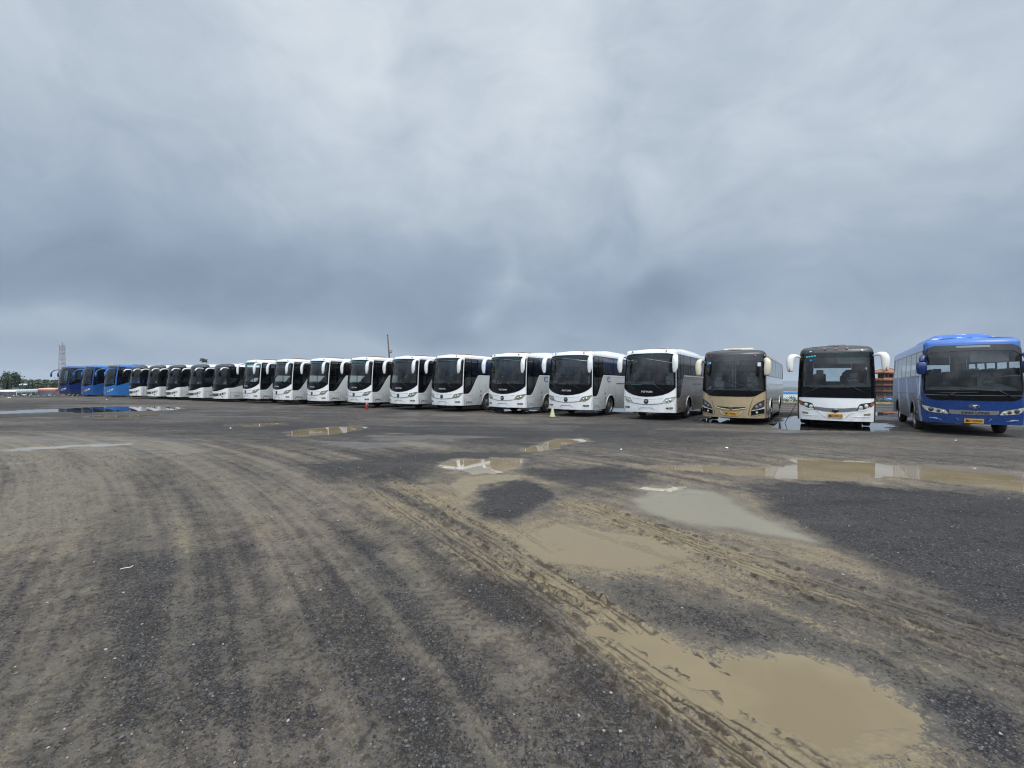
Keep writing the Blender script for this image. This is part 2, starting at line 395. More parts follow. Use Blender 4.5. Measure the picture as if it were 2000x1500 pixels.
def coach_body(sh, Afn, Bfn, wheels, mats, smat, brow=None, rear_open=True, arch=.56):
    """painted shell: skirt band, upper band, roof cap. smat(a, part)->material index"""
    ss = set(np.round(np.linspace(0, sh.scn + .02, 42), 4)) | set(np.round(np.arange(sh.scn, sh.srear, .25), 4)) | set(np.round(np.linspace(sh.srear - .02, sh.S, 14), 4))
    for wy in wheels:
        for d in np.linspace(-arch, arch, 21): ss.add(round(sh.sy(wy) + d, 4))
    for br in getattr(sh, 'breaks', []): ss |= {round(br - .004, 4), round(br + .004, 4)}
    ss = sorted(a for a in ss if 0 <= a <= sh.S + 1e-3)
    def zb(a):
        z = sh.zb + (0.04 if a > sh.scn else 0) * 0
        for wy in wheels:
            d = a - sh.sy(wy)
            if abs(d) < arch: z = max(z, .48 + .9 * math.sqrt(max(0, arch * arch - d * d)) * .98)
        return z
    mb = MB()
    for sg in (1, -1):
        def P(a, z): return sh.P(a * sg if a else 0.0, z) if a else sh.P(0.0, z)
        def strip(lo, hi, n, part):
            vs = []
            for a in ss:
                z0, z1 = lo(a), hi(a)
                for j in range(n + 1): vs.append(P(a, z0 + (z1 - z0) * j / n))
            fs = []; mis = []
            for i in range(len(ss) - 1):
                am = (ss[i] + ss[i + 1]) / 2
                if hi(am) - lo(am) < .004: continue
                for j in range(n):
                    q = (i * (n + 1) + j, (i + 1) * (n + 1) + j, (i + 1) * (n + 1) + j + 1, i * (n + 1) + j + 1)
                    mb_f.append(((q if sg > 0 else q[::-1]), smat(am, part)))
            return vs
        mb_f = []; vs = strip(zb, Afn, 5, 'low'); b = len(mb.v); mb.v += [tuple(v) for v in vs]
        for q, k in mb_f: mb.f.append(tuple(b + i for i in q)); mb.mi.append(k); mb.sm.append(True)
        mb_f = []; vs = strip(Bfn, lambda a: sh.zc, 2, 'top'); b = len(mb.v); mb.v += [tuple(v) for v in vs]
        for q, k in mb_f: mb.f.append(tuple(b + i for i in q)); mb.mi.append(k); mb.sm.append(True)
        # roof cap
        rings = []; Rr = .22; Rh = (sh.zt - sh.zc) * .72
        def base(a): return sh.P(a * sg if a else 0.0, sh.zc)
        for j in range(0, 7):
            t = j / 6 * math.pi / 2; din = Rr * (1 - math.cos(t)); dz = Rh * math.sin(t); ring = []
            for a in ss:
                p = base(a); e = .01
                q1 = sh.P(sg * (a + e), sh.zc); q0 = sh.P(sg * max(a - e, 0), sh.zc) if a > e else sh.P(-sg * e, sh.zc)
                tx, ty = (q1 - q0).x, (q1 - q0).y; l = math.hypot(tx, ty) or 1
                nx, ny = (-ty / l, tx / l) if sg > 0 else (ty / l, -tx / l)
                fr = 1 + (sh.fi - 1) * max(0.0, -ty * 0 + (1 - min(1, p.y / .9)))
                ring.append(Vector((p.x + nx * din, p.y + ny * din * fr, sh.zc + dz)))
            rings.append(ring)
        last = rings[-1]
        for k in (.25, .5, .75, 1.0):
            ring = []
            for p in last:
                fr = min(1, max(0, (p.y - .1) / 1.2)); bk = min(1, max(0, (sh.L - p.y - .1) / .8))
                ring.append(Vector((p.x * (1 - k), p.y, last[0].z + (sh.zt - last[0].z) * (1 - (1 - k) ** 2) * (.25 + .75 * fr * bk))))
            rings.append(ring)
        n = len(ss); b = len(mb.v)
        for rg_ in rings: mb.v += [tuple(v) for v in rg_]
        for j in range(len(rings) - 1):
            for i in range(n - 1):
                q = (b + j * n + i, b + j * n + i + 1, b + (j + 1) * n + i + 1, b + (j + 1) * n + i)
                am = (ss[i] + ss[i + 1]) / 2
                mb.f.append(q if sg > 0 else q[::-1]); mb.mi.append(smat(am, 'cap%d' % j)); mb.sm.append(True)
    return mb

LIFT = .07
def wheel_parts(parent, sh, ys, dual=()):
    tyre = MB(); prof = [(.30, -.12), (.40, -.135), (.465, -.12), (.485, -.08), (.487, 0), (.485, .08), (.465, .12), (.40, .135), (.30, .12)]
    for k, y in enumerate(ys):
        for sg in (1, -1):
            t = MB(); t.lathe(prof, 28, 'x'); o = t.build('wheel', M['rubber'], parent); o.location = (sg * (sh.hw - .17), y, .487 - LIFT)
            r = MB()
            if k == 0: pr = [(.30, .12), (.285, .07), (.20, .05), (.17, .10), (.10, .125), (.001, .13)]
            else: pr = [(.30, .11), (.285, .03), (.17, -.05), (.12, .02), (.10, .10), (.001, .11)]
            r.lathe([(a, h * sg) for a, h in pr], 24, 'x')
            for q in range(8):
                th = q * math.pi / 4; r.box(sg * .06 - .03, sg * .06 + .03, .23 * math.cos(th) - .02, .23 * math.cos(th) + .02, .23 * math.sin(th) - .02, .23 * math.sin(th) + .02)
            r.build('rim', M['steel'], o)

def seats(parent, spots, light=False):
    m_ = MB()
    def seat_mesh(m_):
        m_.box(-.22, .22, 0, .46, .38, .50, bev=.04); m_.box(-.22, .22, .42, .54, .45, 1.05, bev=.045); m_.box(-.13, .13, .43, .53, 1.03, 1.22, bev=.04); m_.box(-.17, .17, .08, .40, 0, .38)
        return m_
    me = seat_mesh(MB()).mesh('seat', M['seat_light'] if light else M['seat'])
    for x, y, z in spots:
        o = link('driver_seat' if light else 'seat', me, parent); o.location = (x, y, z)

def interior(parent, sh, n_rows=3, zf=1.12, dash_z=1.45, steering=True, dash=None, partition=False):
    f = MB(); f.box(-sh.hw + .1, sh.hw - .1, 1.15, sh.L - .15, zf - .12, zf); f.box(-sh.hw + .12, sh.hw - .12, .5, 1.15, .75, .85); f.build('floor', M['cabin'], parent)
    d = MB(); vs = []; fs = []
    prof = [(.0, .95), (.0, dash_z - .12), (.12, dash_z - .02), (.45, dash_z + .03), (.62, dash_z - .05), (.66, .9)]
    xs = np.linspace(-1.12, 1.12, 15)
    for x in xs:
        yb = sh.b * (x / 1.09) ** 2 + .13 + sh.kr * .3
        bump = .12 * math.exp(-((x - .62) / .34) ** 2)
        for j, (py, pz) in enumerate(prof): vs.append((x, yb + py, pz + (bump if j in (3, 4) else bump * .4 if j == 2 else 0)))
    k = len(prof)
    for i in range(14):
        for j in range(k - 1): fs.append((i * k + j, (i + 1) * k + j, (i + 1) * k + j + 1, i * k + j + 1))
    d.add(vs, fs, 0, True); d.build('dashboard', dash or M['dash'], parent)
    if steering:
        w_ = MB(); c0 = Vector((.62, 1.05, dash_z + .16)); a1 = Vector((1, 0, 0)); a2 = Vector((0, .75, .66)).normalized()
        w_.tube([c0 + a1 * .23 * math.cos(t) + a2 * .23 * math.sin(t) for t in np.linspace(0, 2 * math.pi, 21)], .018, 6, caps=False)
        w_.tube([c0, c0 + Vector((0, -.25, -.22))], .03, 6); w_.tube([c0 - a1 * .22, c0 + a1 * .22], .015, 5); w_.build('steering_wheel', M['dark'], parent)
    seats(parent, [(.62, 1.25, zf - .18)], True)
    sp = []
    for r_ in range(n_rows):
        for x in (-.98, -.52, .52, .98): sp.append((x, 2.25 + r_ * .85, zf))
    seats(parent, sp)
    if partition:
        p_ = MB(); p_.box(-1.1, -.25, 2.0, 2.04, zf, zf + .62); p_.tube([(-.25, 2.0, zf), (-.25, 2.0, 2.9)], .02, 6); p_.build('partition', M['shade'], parent)

def mirror(parent, sh, sg, pts, wid, mcol, dark_head=None):
    """pts: list of (dx outward from the corner, dy ahead of corner (negative = forward), z)"""
    m_ = MB(); cx = sh.hw - .06; cy = sh.b + .06
    P_ = [Vector((sg * (cx + a), cy + b_ + sh.kr * (c - .9) ** 2 * .8, c)) for a, b_, c in pts]
    # smooth the path
    Q = [P_[0]]; W = [wid[0]]
    for i in range(len(P_) - 1):
        for t in (.33, .67, 1):
            p0, p1, p2, p3 = P_[max(i - 1, 0)], P_[i], P_[i + 1], P_[min(i + 2, len(P_) - 1)]
            Q.append(.5 * ((2 * p1) + (p2 - p0) * t + (2 * p0 - 5 * p1 + 4 * p2 - p3) * t * t + (-p0 + 3 * p1 - 3 * p2 + p3) * t ** 3))
            W.append((wid[i][0] * (1 - t) + wid[i + 1][0] * t, wid[i][1] * (1 - t) + wid[i + 1][1] * t))
    m_.tube(Q, W, 10, flat=(1, 0, 0)); o = m_.build('mirror', mcol, parent)
    if dark_head:
        h = MB(); x0, y0, z0, hwid, hh = dark_head[:5]; c = Vector((sg * (cx + x0), cy + y0 + sh.kr * (z0 - .9) ** 2 * .8, z0))
        h.tube([c + Vector((0, 0, hh / 2)), c + Vector((0, 0, hh / 2 - .04)), c, c - Vector((0, 0, hh / 2 - .05)), c - Vector((0, 0, hh / 2))], [(hwid * .7, .05), (hwid, .08), (hwid, .08), (hwid * .9, .075), (hwid * .5, .04)], 12, flat=(1, 0, 0))
        h.build('mirror_head', M['black'] if len(dark_head) == 5 else mcol, o)
    else:
        g = MB(); i0 = max(0, len(Q) - 8); top, bot = Q[i0 + 1], Q[-2]; wd = W[i0 + 4][0] * .8; yo = W[i0 + 4][1] + .004
        g.add([(top.x - wd, top.y + yo, top.z), (top.x + wd, top.y + yo, top.z), (bot.x + wd * .8, bot.y + yo, bot.z), (bot.x - wd * .8, bot.y + yo, bot.z)], [(0, 1, 2, 3)])
        g.build('mirror_glass', M['lens_dark'], o)

def wiper(parent, sh, a_piv, z_piv, a_mid, z_mid, a0, z0, a1, z1):
    w_ = MB(); w_.tube([sh.P(a_piv, z_piv, .02), sh.P(a_piv, z_piv, .05), sh.P(a_mid, z_mid, .05)], .014, 5)
    w_.tube([sh.P(a0 + (a1 - a0) * t, z0 + (z1 - z0) * t, .035) for t in np.linspace(0, 1, 9)], .016, 5); w_.build('wiper', M['ink'], parent)

def side_glazing(parent, sh, zlo, zhi, y0, y1, n, gm='glass_dark', gap=.035, curtain=None, sides=(1, -1), curtain_from=0):
    """panes with black posts between, on both sides"""
    for sg in sides:
        ys = np.linspace(y0, y1, n + 1); post = MB()
        for k in range(n):
            a, b_ = sh.sy(ys[k]) + gap / 2, sh.sy(ys[k + 1]) - gap / 2
            w_ = MB(); sh.patch(w_, sg * a, sg * b_, zlo, zhi, 4, 3, off=.0, rim=0); w_.build('side_window', M[gm], parent)
            if curtain and k >= curtain_from:
                c = MB(); vs = []; fs = []; nn = 26
                for i in range(nn + 1):
                    y = ys[k] + .03 + (ys[k + 1] - ys[k] - .06) * i / nn; x = sg * (sh.hw - .085 + .022 * math.sin(i * 1.35))
                    zl = zlo(sh.sy(ys[k + 1])) if callable(zlo) else zlo
                    for z_ in (zl - .02, (zl + 2.95) / 2, 2.95): vs.append((x * (1 - .05 * (z_ - 1.2) / 2), y, z_))
                for i in range(nn):
                    for j in (0, 1): fs.append((i * 3 + j, i * 3 + 3 + j, i * 3 + 4 + j, i * 3 + 1 + j))
                c.add(vs, fs, 0, True); c.build('curtain', M[curtain], parent)
        for y in ys:
            post = MB(); sh.patch(post, sg * (sh.sy(y) - gap), sg * (sh.sy(y) + gap), zlo, zhi, 1, 3, off=.004, rim=.03); post.build('window_post', M['black'], parent)

def under(parent, sh):
    u = MB(); u.box(-sh.hw + .34, sh.hw - .34, .55, sh.L - .3, .40, 1.0); u.box(-sh.hw + .04, sh.hw - .04, sh.b + .35, sh.L - .1, .90, 1.0)
    u.box(-.75, .75, .30, .55, .34, .6); u.box(-.9, .9, 2.9, 4.2, .30, .7); u.build('underbody', M['under'], parent)

def plate(parent, sh, txt, zc, w_=.46, h=.15, a=0.0):
    p_ = MB(); sh.patch(p_, a - w_ / 2, a + w_ / 2, zc - h / 2, zc + h / 2, 4, 1, off=.03, rim=.02); o = p_.build('number_plate', M['plate'], parent)
    t = MB(); sh.text(t, txt, a, zc, w_ * .88, h * .62, off=.034, bold=.03); t.build('plate_lettering', M['ink'], o)

def lamp_spots(parent, sh, spots, inner='chrome'):
    for a, z_, r_ in spots:
        l = MB(); sh.disc(l, a, z_, r_, r_, off=.018, n=14); l.build('lamp_bowl', M[inner], parent)

def markers(parent, sh, spots):
    for a, z_, k in spots:
        m_ = MB(); sh.disc(m_, a, z_, .045, .03, off=.03, n=10); m_.build('marker_lamp', M[k], parent)

# ---------------------------------------------------------------- white coaches (sloping black side glass)
def coach_white(name, label, side='silver', curtain=None, ac=False, side_logo=False, loc=(0, 0, 0), rz=0, txt='ink', lamp='yellowed', detail=True, card='paper_white'):
    root = thing(name, label, 'bus', loc, rz, 'white coaches in the row')
    sh = Shell(hw=1.25, b=.30, r=.15, L=9.6, zb=.30, zc=3.08, zt=3.27, rake=.045, tumble=.05)
    sm, sc0 = sh.sm, sh.scn
    sh.breaks = [sm, sm + .06, sh.sy(9.0)]
    af = [(0, 1.01), (.35, 1.03), (.7, 1.10), (.95, 1.19), (1.15, 1.31), (sm, 1.45)]
    ys = sh.y_side
    sf_ = [(sm + .06, .97), (sc0 + .30, .98), (sc0 + .48, 1.08), (sc0 + .62, 1.25), (sc0 + 1.18, 2.04), (sc0 + 1.24, 2.06), (sh.sy(9.0), 2.06)]
    top_f = [(0, 3.03), (.9, 3.02), (1.1, 2.99), (sm - .02, 2.93), (sm, 2.86)]
    def Afn(a):
        if a <= sm: return pw(af)(a)
        if a < sm + .06: return sh.zc
        if a > sh.sy(9.0): return sh.zc
        return pw(sf_)(a)
    def Bfn(a):
        if a <= sm: return pw(top_f)(a)
        if a < sm + .06 or a > sh.sy(9.0): return sh.zc
        return 3.0 - (.06 if a < sm + .1 else 0)
    def smat(a, part): return 1 if (a > sm + .06 and part == 'low' and a < sh.srear) else 0
    body = coach_body(sh, Afn, Bfn, (2.75, 7.1), None, smat).build('body', [M['white'], M[side]], root)
    # glazing
    w_ = MB(); sh.patch(w_, -sm + .012, sm - .012, 1.55, pw([(0, 3.02), (.9, 3.01), (1.1, 2.98), (sm, 2.86)]), 40, 8, off=.004, rim=0)
    ws = w_.build('windshield', M['glass'], root)
    w_ = MB(); sh.patch(w_, -sm + .05, sm - .05, 2.78, pw([(0, 3.01), (.9, 3.0), (1.1, 2.97), (sm, 2.87)]), 30, 2, off=.008, rim=0); w_.build('sun_strip', M['glass_strip'], ws)
    fr = MB(); top = lambda a: pw(top_f)(a)
    sh.patch(fr, -sm, sm, lambda a: top(a) - .05, lambda a: top(a), 40, 1, off=.010, rim=.03)
    for sg in (1, -1): sh.patch(fr, sg * (sm - .085), sg * sm, 1.45, lambda a: top(a) - .04, 2, 6, off=.011, rim=.03)
    fr.build('windshield_frame', M['black'], root)
    bp = MB(); sh.patch(bp, -sm, sm, pw(af), 1.56, 44, 3, off=.010, rim=.03); o = bp.build('black_panel', M['black'], root)
    t = MB(); v = 'FOTON'
    sh.text(t, v, .02, 1.245, .50, .085, off=.02, bold=.035, spacing=1.15); t.build('lettering', M['ink_silver'], o)
    # side front glass and door
    sl = pw(sf_)
    for sg in (1, -1):
        g = MB(); sh.patch(g, sg * (sm + .07), sg * (sc0 + 1.22), sl, lambda a: 2.99 - (.06 if abs(a) < sm + .1 else 0), 24, 6, off=.002, rim=0); g.build('side_window', M['glass_dark' if sg > 0 else 'glass_clear'], root)
        fr = MB(); sh.patch(fr, sg * (sm + .06), sg * (sm + .14), sl, 2.95, 2, 6, off=.008, rim=.02)
        sh.patch(fr, sg * (sc0 + .55), sg * (sc0 + .60), sl, 2.99, 1, 4, off=.006, rim=.02)
        sh.patch(fr, sg * (sm + .07), sg * (sc0 + 1.2), sl, lambda a: sl(a) + (.34 if abs(a) < sc0 + .5 else max(.05, .34 - (abs(a) - sc0 - .5) * .8)), 24, 1, off=.007, rim=.02)
        fr.build('door_frame', M['black'], root)
    side_glazing(root, sh, 2.08, 2.98, ys + 1.2, 9.0, 5, curtain=curtain, curtain_from=0, gm='glass_side' if curtain else 'glass_dark')
    tb = MB()
    for sg in (1, -1): sh.patch(tb, sg * (sc0 + 1.18), sg * sh.sy(9.0), 2.06, 2.10, 12, 1, off=.006, rim=.02)
    tb.build('window_trim', M['black'], root)
    rw = MB(); sh.patch(rw, sh.srear + .35, sh.S, 2.0, 2.8, 6, 2, off=.006, rim=0); sh.patch(rw, -sh.srear - .35, -sh.S, 2.0, 2.8, 6, 2, off=.006, rim=0); rw.build('rear_window', M['black'], root)
    # front details
    for sg in (1, -1):
        lo = pws([(.70, .70), (.78, .71), (1.0, .72), (1.15, .80), (1.26, .93), (1.33, 1.0)]); hi = pws([(.70, .72), (.83, .93), (.95, .95), (1.2, 1.0), (1.33, 1.02)])
        h = MB(); sh.patch(h, sg * .70, sg * 1.33, lambda a: lo(abs(a)), lambda a: hi(abs(a)), 18, 2, off=.006, rim=.02); ho = h.build('headlight', M[lamp], root)
        lamp_spots(ho, sh, [(sg * 1.05, .86, .062), (sg * .90, .82, .05)]); 
        ol = MB(); sh.patch(ol, sg * .685, sg * 1.33, lambda a: hi(max(.70, abs(a))), lambda a: hi(max(.70, abs(a))) + .016, 18, 1, off=.010, rim=.02); ol.build('headlight_rim', M['lens_dark'], ho)
        f_ = MB(); sh.patch(f_, sg * .86, sg * 1.16, lambda a: .45 + (abs(a) - .86) * .05 + (.05 * (1 - min(1, (abs(a) - .86) / .06))), lambda a: .535 + (abs(a) - .86) * .05, 8, 1, off=.008, rim=.02); fo = f_.build('fog_lamp', M['lens_dark'], root)
        f2 = MB(); sh.patch(f2, sg * .96, sg * 1.12, .465, .525, 4, 1, off=.014, rim=.01); f2.build('lamp_bowl', M['yellowed'], fo)
        s1 = MB(); sh.patch(s1, sg * 1.28, sg * 1.29, .34, .70, 1, 2, off=.003, rim=0)
        s1.tube([sh.P(sg * 1.34, .78, .004), sh.P(sg * 1.40, .70, .004), sh.P(sg * 1.44, .55, .004), sh.P(sg * 1.45, .32, .004)], .006, 4); s1.build('bumper_seam', M['seam_soft'], root)
    gr = MB(); sh.patch(gr, -.70, .70, pws([(-.70, .735), (0, .665), (.70, .735)]), pws([(-.80, .94), (0, .885), (.8, .94)]), 20, 1, off=.012, rim=.012); gr.build('grille_panel', M['white_trim'], root)
    sm_ = MB()
    for zf_ in (lambda x: .955 - .055 * (1 - (x / .8) ** 2), lambda x: .725 - .07 * (1 - (x / .75) ** 2)):
        sm_.tube([sh.P(x, zf_(x), .008) for x in np.linspace(-.72, .72, 13)], .007, 4)
    sm_.tube([sh.P(a, z_, .008) for a, z_ in ((-.36, .40), (-.27, .50), (0, .505), (.27, .50), (.36, .40))], .007, 4); sm_.build('bumper_seam', M['seam'], root)
    em = MB(); sh.disc(em, 0, .80, .105, .115, off=.03); eo = em.build('emblem', M['ink'], root)
    e2 = MB(); sh.patch(e2, -.06, .06, .815, .835, 4, 1, off=.062, rim=.01); sh.patch(e2, -.03, .03, .77, .785, 2, 1, off=.062, rim=.01); e2.build('emblem_mark', M['ink_silver'], eo)
    markers(root, sh, [(-.85, 3.13, 'lens_dark'), (.85, 3.13, 'lens_dark')])
    for sg in (1, -1): mirror(root, sh, sg, [(-.04, .05, 2.86), (.02, -.18, 2.92), (.07, -.40, 2.86), (.09, -.46, 2.62), (.09, -.44, 2.36), (.06, -.42, 2.12)], [(.05, .045), (.075, .05), (.12, .07), (.135, .085), (.125, .08), (.06, .04)], M['white_trim'])
    wiper(root, sh, .75, 1.30, .25, 1.62, -.45, 1.60, .72, 1.60); wiper(root, sh, -.55, 1.34, -1.0, 1.62, -1.1, 1.60, -.10, 1.60)
    # side details
    for sg in (1, -1):
        mo = MB(); sh.patch(mo, sg * sh.sy(3.6), sg * sh.sy(9.2), 1.60, 1.66, 10, 1, off=.014, rim=.02); mo.build('side_moulding', M['grey_trim'], root)
        mo = MB(); sh.patch(mo, sg * sh.sy(ys + 1.32), sg * sh.sy(9.2), 1.985, 2.025, 10, 1, off=.012, rim=.02); mo.build('side_moulding', M['white_trim'], root)
        s1 = MB()
        for y in (1.35, 3.45, 4.4, 5.4, 6.3, 7.8, 8.7): sh.patch(s1, sg * sh.sy(y), sg * (sh.sy(y) + .012), .34, 1.5 if y > 2 else .86, 1, 2, off=.003, rim=0)
        sh.patch(s1, sg * sh.sy(.55), sg * sh.sy(1.35), .86, .872, 4, 1, off=.003, rim=0); sh.patch(s1, sg * sh.sy(.55), sg * (sh.sy(.55) + .01), .34, .86, 1, 2, off=.003, rim=0)
        s1.build('panel_seams', M['seam_soft'], root)
        markers(root, sh, [(sg * sh.sy(2.0), 1.12, 'orange_lamp'), (sg * sh.sy(2.0), .86, 'red_lamp'), (sg * sh.sy(5.0), .98, 'red_lamp')])
        for y in (.68, 1.2, 4.1, 5.1): 
            lk = MB(); sh.disc(lk, sg * sh.sy(y), .39, .03, .03, off=.01, n=8); lk.build('latch', M['ink'], root)
        ar = MB(); pts = [sh.P(sg * (sh.sy(2.75) + .58 * math.cos(t)), .50 + .52 * math.sin(t), .012) for t in np.linspace(.0, math.pi, 15)]; ar.tube(pts, .022, 5); ar.build('wheel_arch_lip', M['white_trim'], root)
        t = MB(); sh.text(t, '核载45人', sg * sh.sy(.95), .48, .52 * sg * sg, .12, off=.006, bold=.03)
        if sg > 0: t.build('side_lettering', M[txt], root)
    if side_logo:
        lg = MB(); a0 = sh.sy(2.55); n = 22
        for r0, r1, t0, t1 in ((.27, .19, .7, 5.6), (.13, .09, -.5, 3.6)):
            vs = []; fs = []
            for i in range(n + 1):
                t = t0 + (t1 - t0) * i / n
                for r_ in (r0, r1): vs.append(sh.P(a0 + r_ * math.cos(t), 1.86 - .02 + r_ * .62 * math.sin(t), .006))
            for i in range(n): fs.append((2 * i, 2 * i + 1, 2 * i + 3, 2 * i + 2))
            lg.add(vs, fs)
        lg.build('logo', M['ink_blue'], root)
    under(root, sh); wheel_parts(root, sh, (2.75, 7.1)); interior(root, sh, 3 if detail else 1, partition=True)
    cd_ = MB(); cd_.add([(-1.02, .62, 1.50), (-.42, .42, 1.50), (-.42, .46, 1.60), (-1.02, .66, 1.60)], [(0, 1, 2, 3)]); cd_.build('dashboard_card', M['paper_green'], root)
    cd_ = MB(); cd_.add([(.02, .28, 1.50), (.18, .29, 1.50), (.18, .30, 1.58), (.02, .29, 1.58)], [(0, 1, 2, 3)]); cd_.build('dashboard_card', M['paper_white'], root)
    rf = MB(); rf.box(-.45, .45, 1.3, 2.2, sh.zt - .03, sh.zt + .05, bev=.03); rf.build('roof_hatch', M['rust'], root)
    if ac:
        u = MB(); vs = []
        for y, k in ((2.6, .0), (3.1, .8), (3.5, 1), (5.8, 1), (6.3, .8), (6.6, 0)):
            for x, q in ((-.98, 0), (-.9, .55), (-.7, .92), (0, 1), (.7, .92), (.9, .55), (.98, 0)): vs.append((x, y, sh.zt - .08 + .24 * k * q))
        fs = [(i * 7 + j, i * 7 + j + 1, i * 7 + 8 + j, i * 7 + 7 + j) for i in range(5) for j in range(6)]
        u.add(vs, fs, 0, True); u.build('roof_air_unit', M['white_trim'], root)
    for c_n in range(2):
        hk = MB(); hk.box(-.03 + (c_n - .5) * 1.6, .03 + (c_n - .5) * 1.6, 2.6 + c_n, 2.68 + c_n, sh.zt - .06, sh.zt + .02); hk.build('roof_hook', M['ink'], root)
    return root

# ---------------------------------------------------------------- white coaches with a full black face
def coach_black_face(name, label, loc, rz):
    root = thing(name, label, 'bus', loc, rz, 'white coaches with black faces in the row')
    sh = Shell(hw=1.24, b=.34, r=.16, L=10.5, zb=.24, zc=2.78, zt=3.06, rake=.05, tumble=.05, front_in=2.6)
    sm, sc0 = sh.sm, sh.scn; sh.breaks = [sm, sm + .03, sh.sy(9.9)]
    af = [(0, .82), (.4, .84), (.8, .93), (1.1, 1.05), (sm, 1.10)]
    sf_ = [(sm, 1.10), (sc0 + .2, 1.10), (sc0 + 1.4, 1.45), (sc0 + 1.7, 1.9), (sc0 + 3, 1.95), (sh.S, 1.95)]
    def Afn(a): return sh.zc if a > sh.sy(9.9) else pw(af)(a) if a <= sm else pw(sf_)(a)
    def Bfn(a): return sh.zc if a > sh.sy(9.9) else 2.76
    def smat(a, part):
        if part.startswith('cap'): return 2 if a < sc0 + .35 and int(part[3:]) < 8 else 0
        if part == 'top': return 2 if a < sh.srear else 0
        return 1 if a > sm and a < sh.srear else 0
    coach_body(sh, Afn, Bfn, (2.7, 7.6), None, smat).build('body', [M['white'], M['silver'], M['brow']], root)
    w_ = MB(); sh.patch(w_, -sm, sm, 1.34, 2.76, 40, 8, off=.002, rim=0); w_.build('windshield', M['glass'], root)
    bp = MB(); sh.patch(bp, -sm - .02, sm + .02, pw(af), 1.36, 44, 3, off=.010, rim=.03)
    for sg in (1, -1): sh.patch(bp, sg * (sm - .10), sg * (sm + .10), pw(af), 2.77, 2, 6, off=.012, rim=.03)
    o = bp.build('black_panel', M['black'], root)
    t = MB(); sh.disc(t, 0, .985, .065, .075, off=.03, n=14); t.build('emblem', M['chrome'], o)
    sl = pw(sf_)
    for sg in (1, -1):
        g = MB(); sh.patch(g, sg * (sm + .08), sg * sh.sy(9.9), sl, 2.75, 40, 4, off=.002, rim=0); g.build('side_window', M['glass_dark'], root)
        for y in (1.5, 3.1, 4.8, 6.5, 8.2, 9.85):
            p_ = MB(); sh.patch(p_, sg * sh.sy(y), sg * (sh.sy(y) + .07), sl, 2.76, 1, 3, off=.006, rim=.02); p_.build('window_post', M['black'], root)
        lo = pws([(.52, .45), (.8, .47), (1.05, .56), (1.22, .66)]); hi = pws([(.52, .66), (.8, .70), (1.05, .78), (1.22, .82)])
        h = MB(); sh.patch(h, sg * .52, sg * 1.20, lambda a: lo(abs(a)), lambda a: hi(abs(a)), 14, 2, off=.008, rim=.02); ho = h.build('headlight', M['clear_lamp'], root)
        lamp_spots(ho, sh, [(sg * .72, .58, .07), (sg * .92, .63, .07)], 'lens_dark')
        f_ = MB(); sh.patch(f_, sg * .82, sg * .95, .36, .42, 2, 1, off=.01, rim=.01); f_.build('fog_lamp', M['lens_dark'], root)
        # white arm, black mirror head
        mirror(root, sh, sg, [(-.02, .02, 2.62), (.02, -.25, 2.66), (.06, -.50, 2.62), (.08, -.60, 2.46)], [(.05, .04), (.075, .045), (.085, .05), (.07, .05)], M['white_trim'], dark_head=(.08, -.60, 2.20, .12, .50))
        s1 = MB(); 
        for y in (.62, 1.6, 3.4, 4.6, 5.8, 6.9): sh.patch(s1, sg * sh.sy(y), sg * (sh.sy(y) + .012), .30, 1.05, 1, 2, off=.003, rim=0)
        sh.patch(s1, sg * sh.sy(.62), sg * sh.sy(6.9), .74, .755, 8, 1, off=.003, rim=0); s1.build('panel_seams', M['seam'], root)
        if sg > 0:
            t = MB(); sh.text(t, '核载49人', sh.sy(1.15), .46, .46, .10, off=.006, bold=.03)
            n = 16; vs = []; 
            for i in range(n + 1):
                th = math.pi * (.05 + .9 * i / n)
                for r_ in (.34, .325): vs.append(sh.P(sh.sy(1.15) + r_ * math.cos(th), .47 + r_ * .62 * math.sin(th), .006))
            t.add(vs, [(2 * i, 2 * i + 1, 2 * i + 3, 2 * i + 2) for i in range(n)]); t.build('side_lettering', M['ink'], root)
    gr = MB(); sh.patch(gr, -.52, .52, pws([(-.52, .45), (0, .41), (.52, .45)]), pws([(-.52, .66), (0, .63), (.52, .66)]), 14, 2, off=.010, rim=.02); gr.build('grille', M['olive'], root)
    gb = MB()
    for z_ in (.49, .545, .60): sh.patch(gb, -.50, .50, z_ - .008, z_ + .008, 10, 1, off=.020, rim=.01)
    gb.build('grille_bars', M['lens_dark'], root)
    sm_ = MB(); sm_.tube([sh.P(x, .76 + .05 * (x / .8) ** 2, .004) for x in np.linspace(-.9, .9, 13)], .006, 4); sm_.build('bumper_seam', M['seam_soft'], root)
    wiper(root, sh, .3, 1.22, .1, 1.42, -.6, 1.40, .5, 1.40)
    under(root, sh); wheel_parts(root, sh, (2.7, 7.6)); interior(root, sh, 2, dash_z=1.28, zf=1.0)
    cd_ = MB(); cd_.add([(.55, .40, 1.42), (.85, .46, 1.42), (.85, .47, 1.56), (.55, .41, 1.56)], [(0, 1, 2, 3)]); cd_.build('windscreen_notice', M['paper_white'], root)
    rf = MB(); rf.box(-.4, .4, 3.0, 4.0, sh.zt - .03, sh.zt + .06, bev=.03); rf.box(-.6, .6, 6.0, 8.4, sh.zt - .06, sh.zt + .10, bev=.05); rf.build('roof_hatch', M['white_trim'], root)
    return root

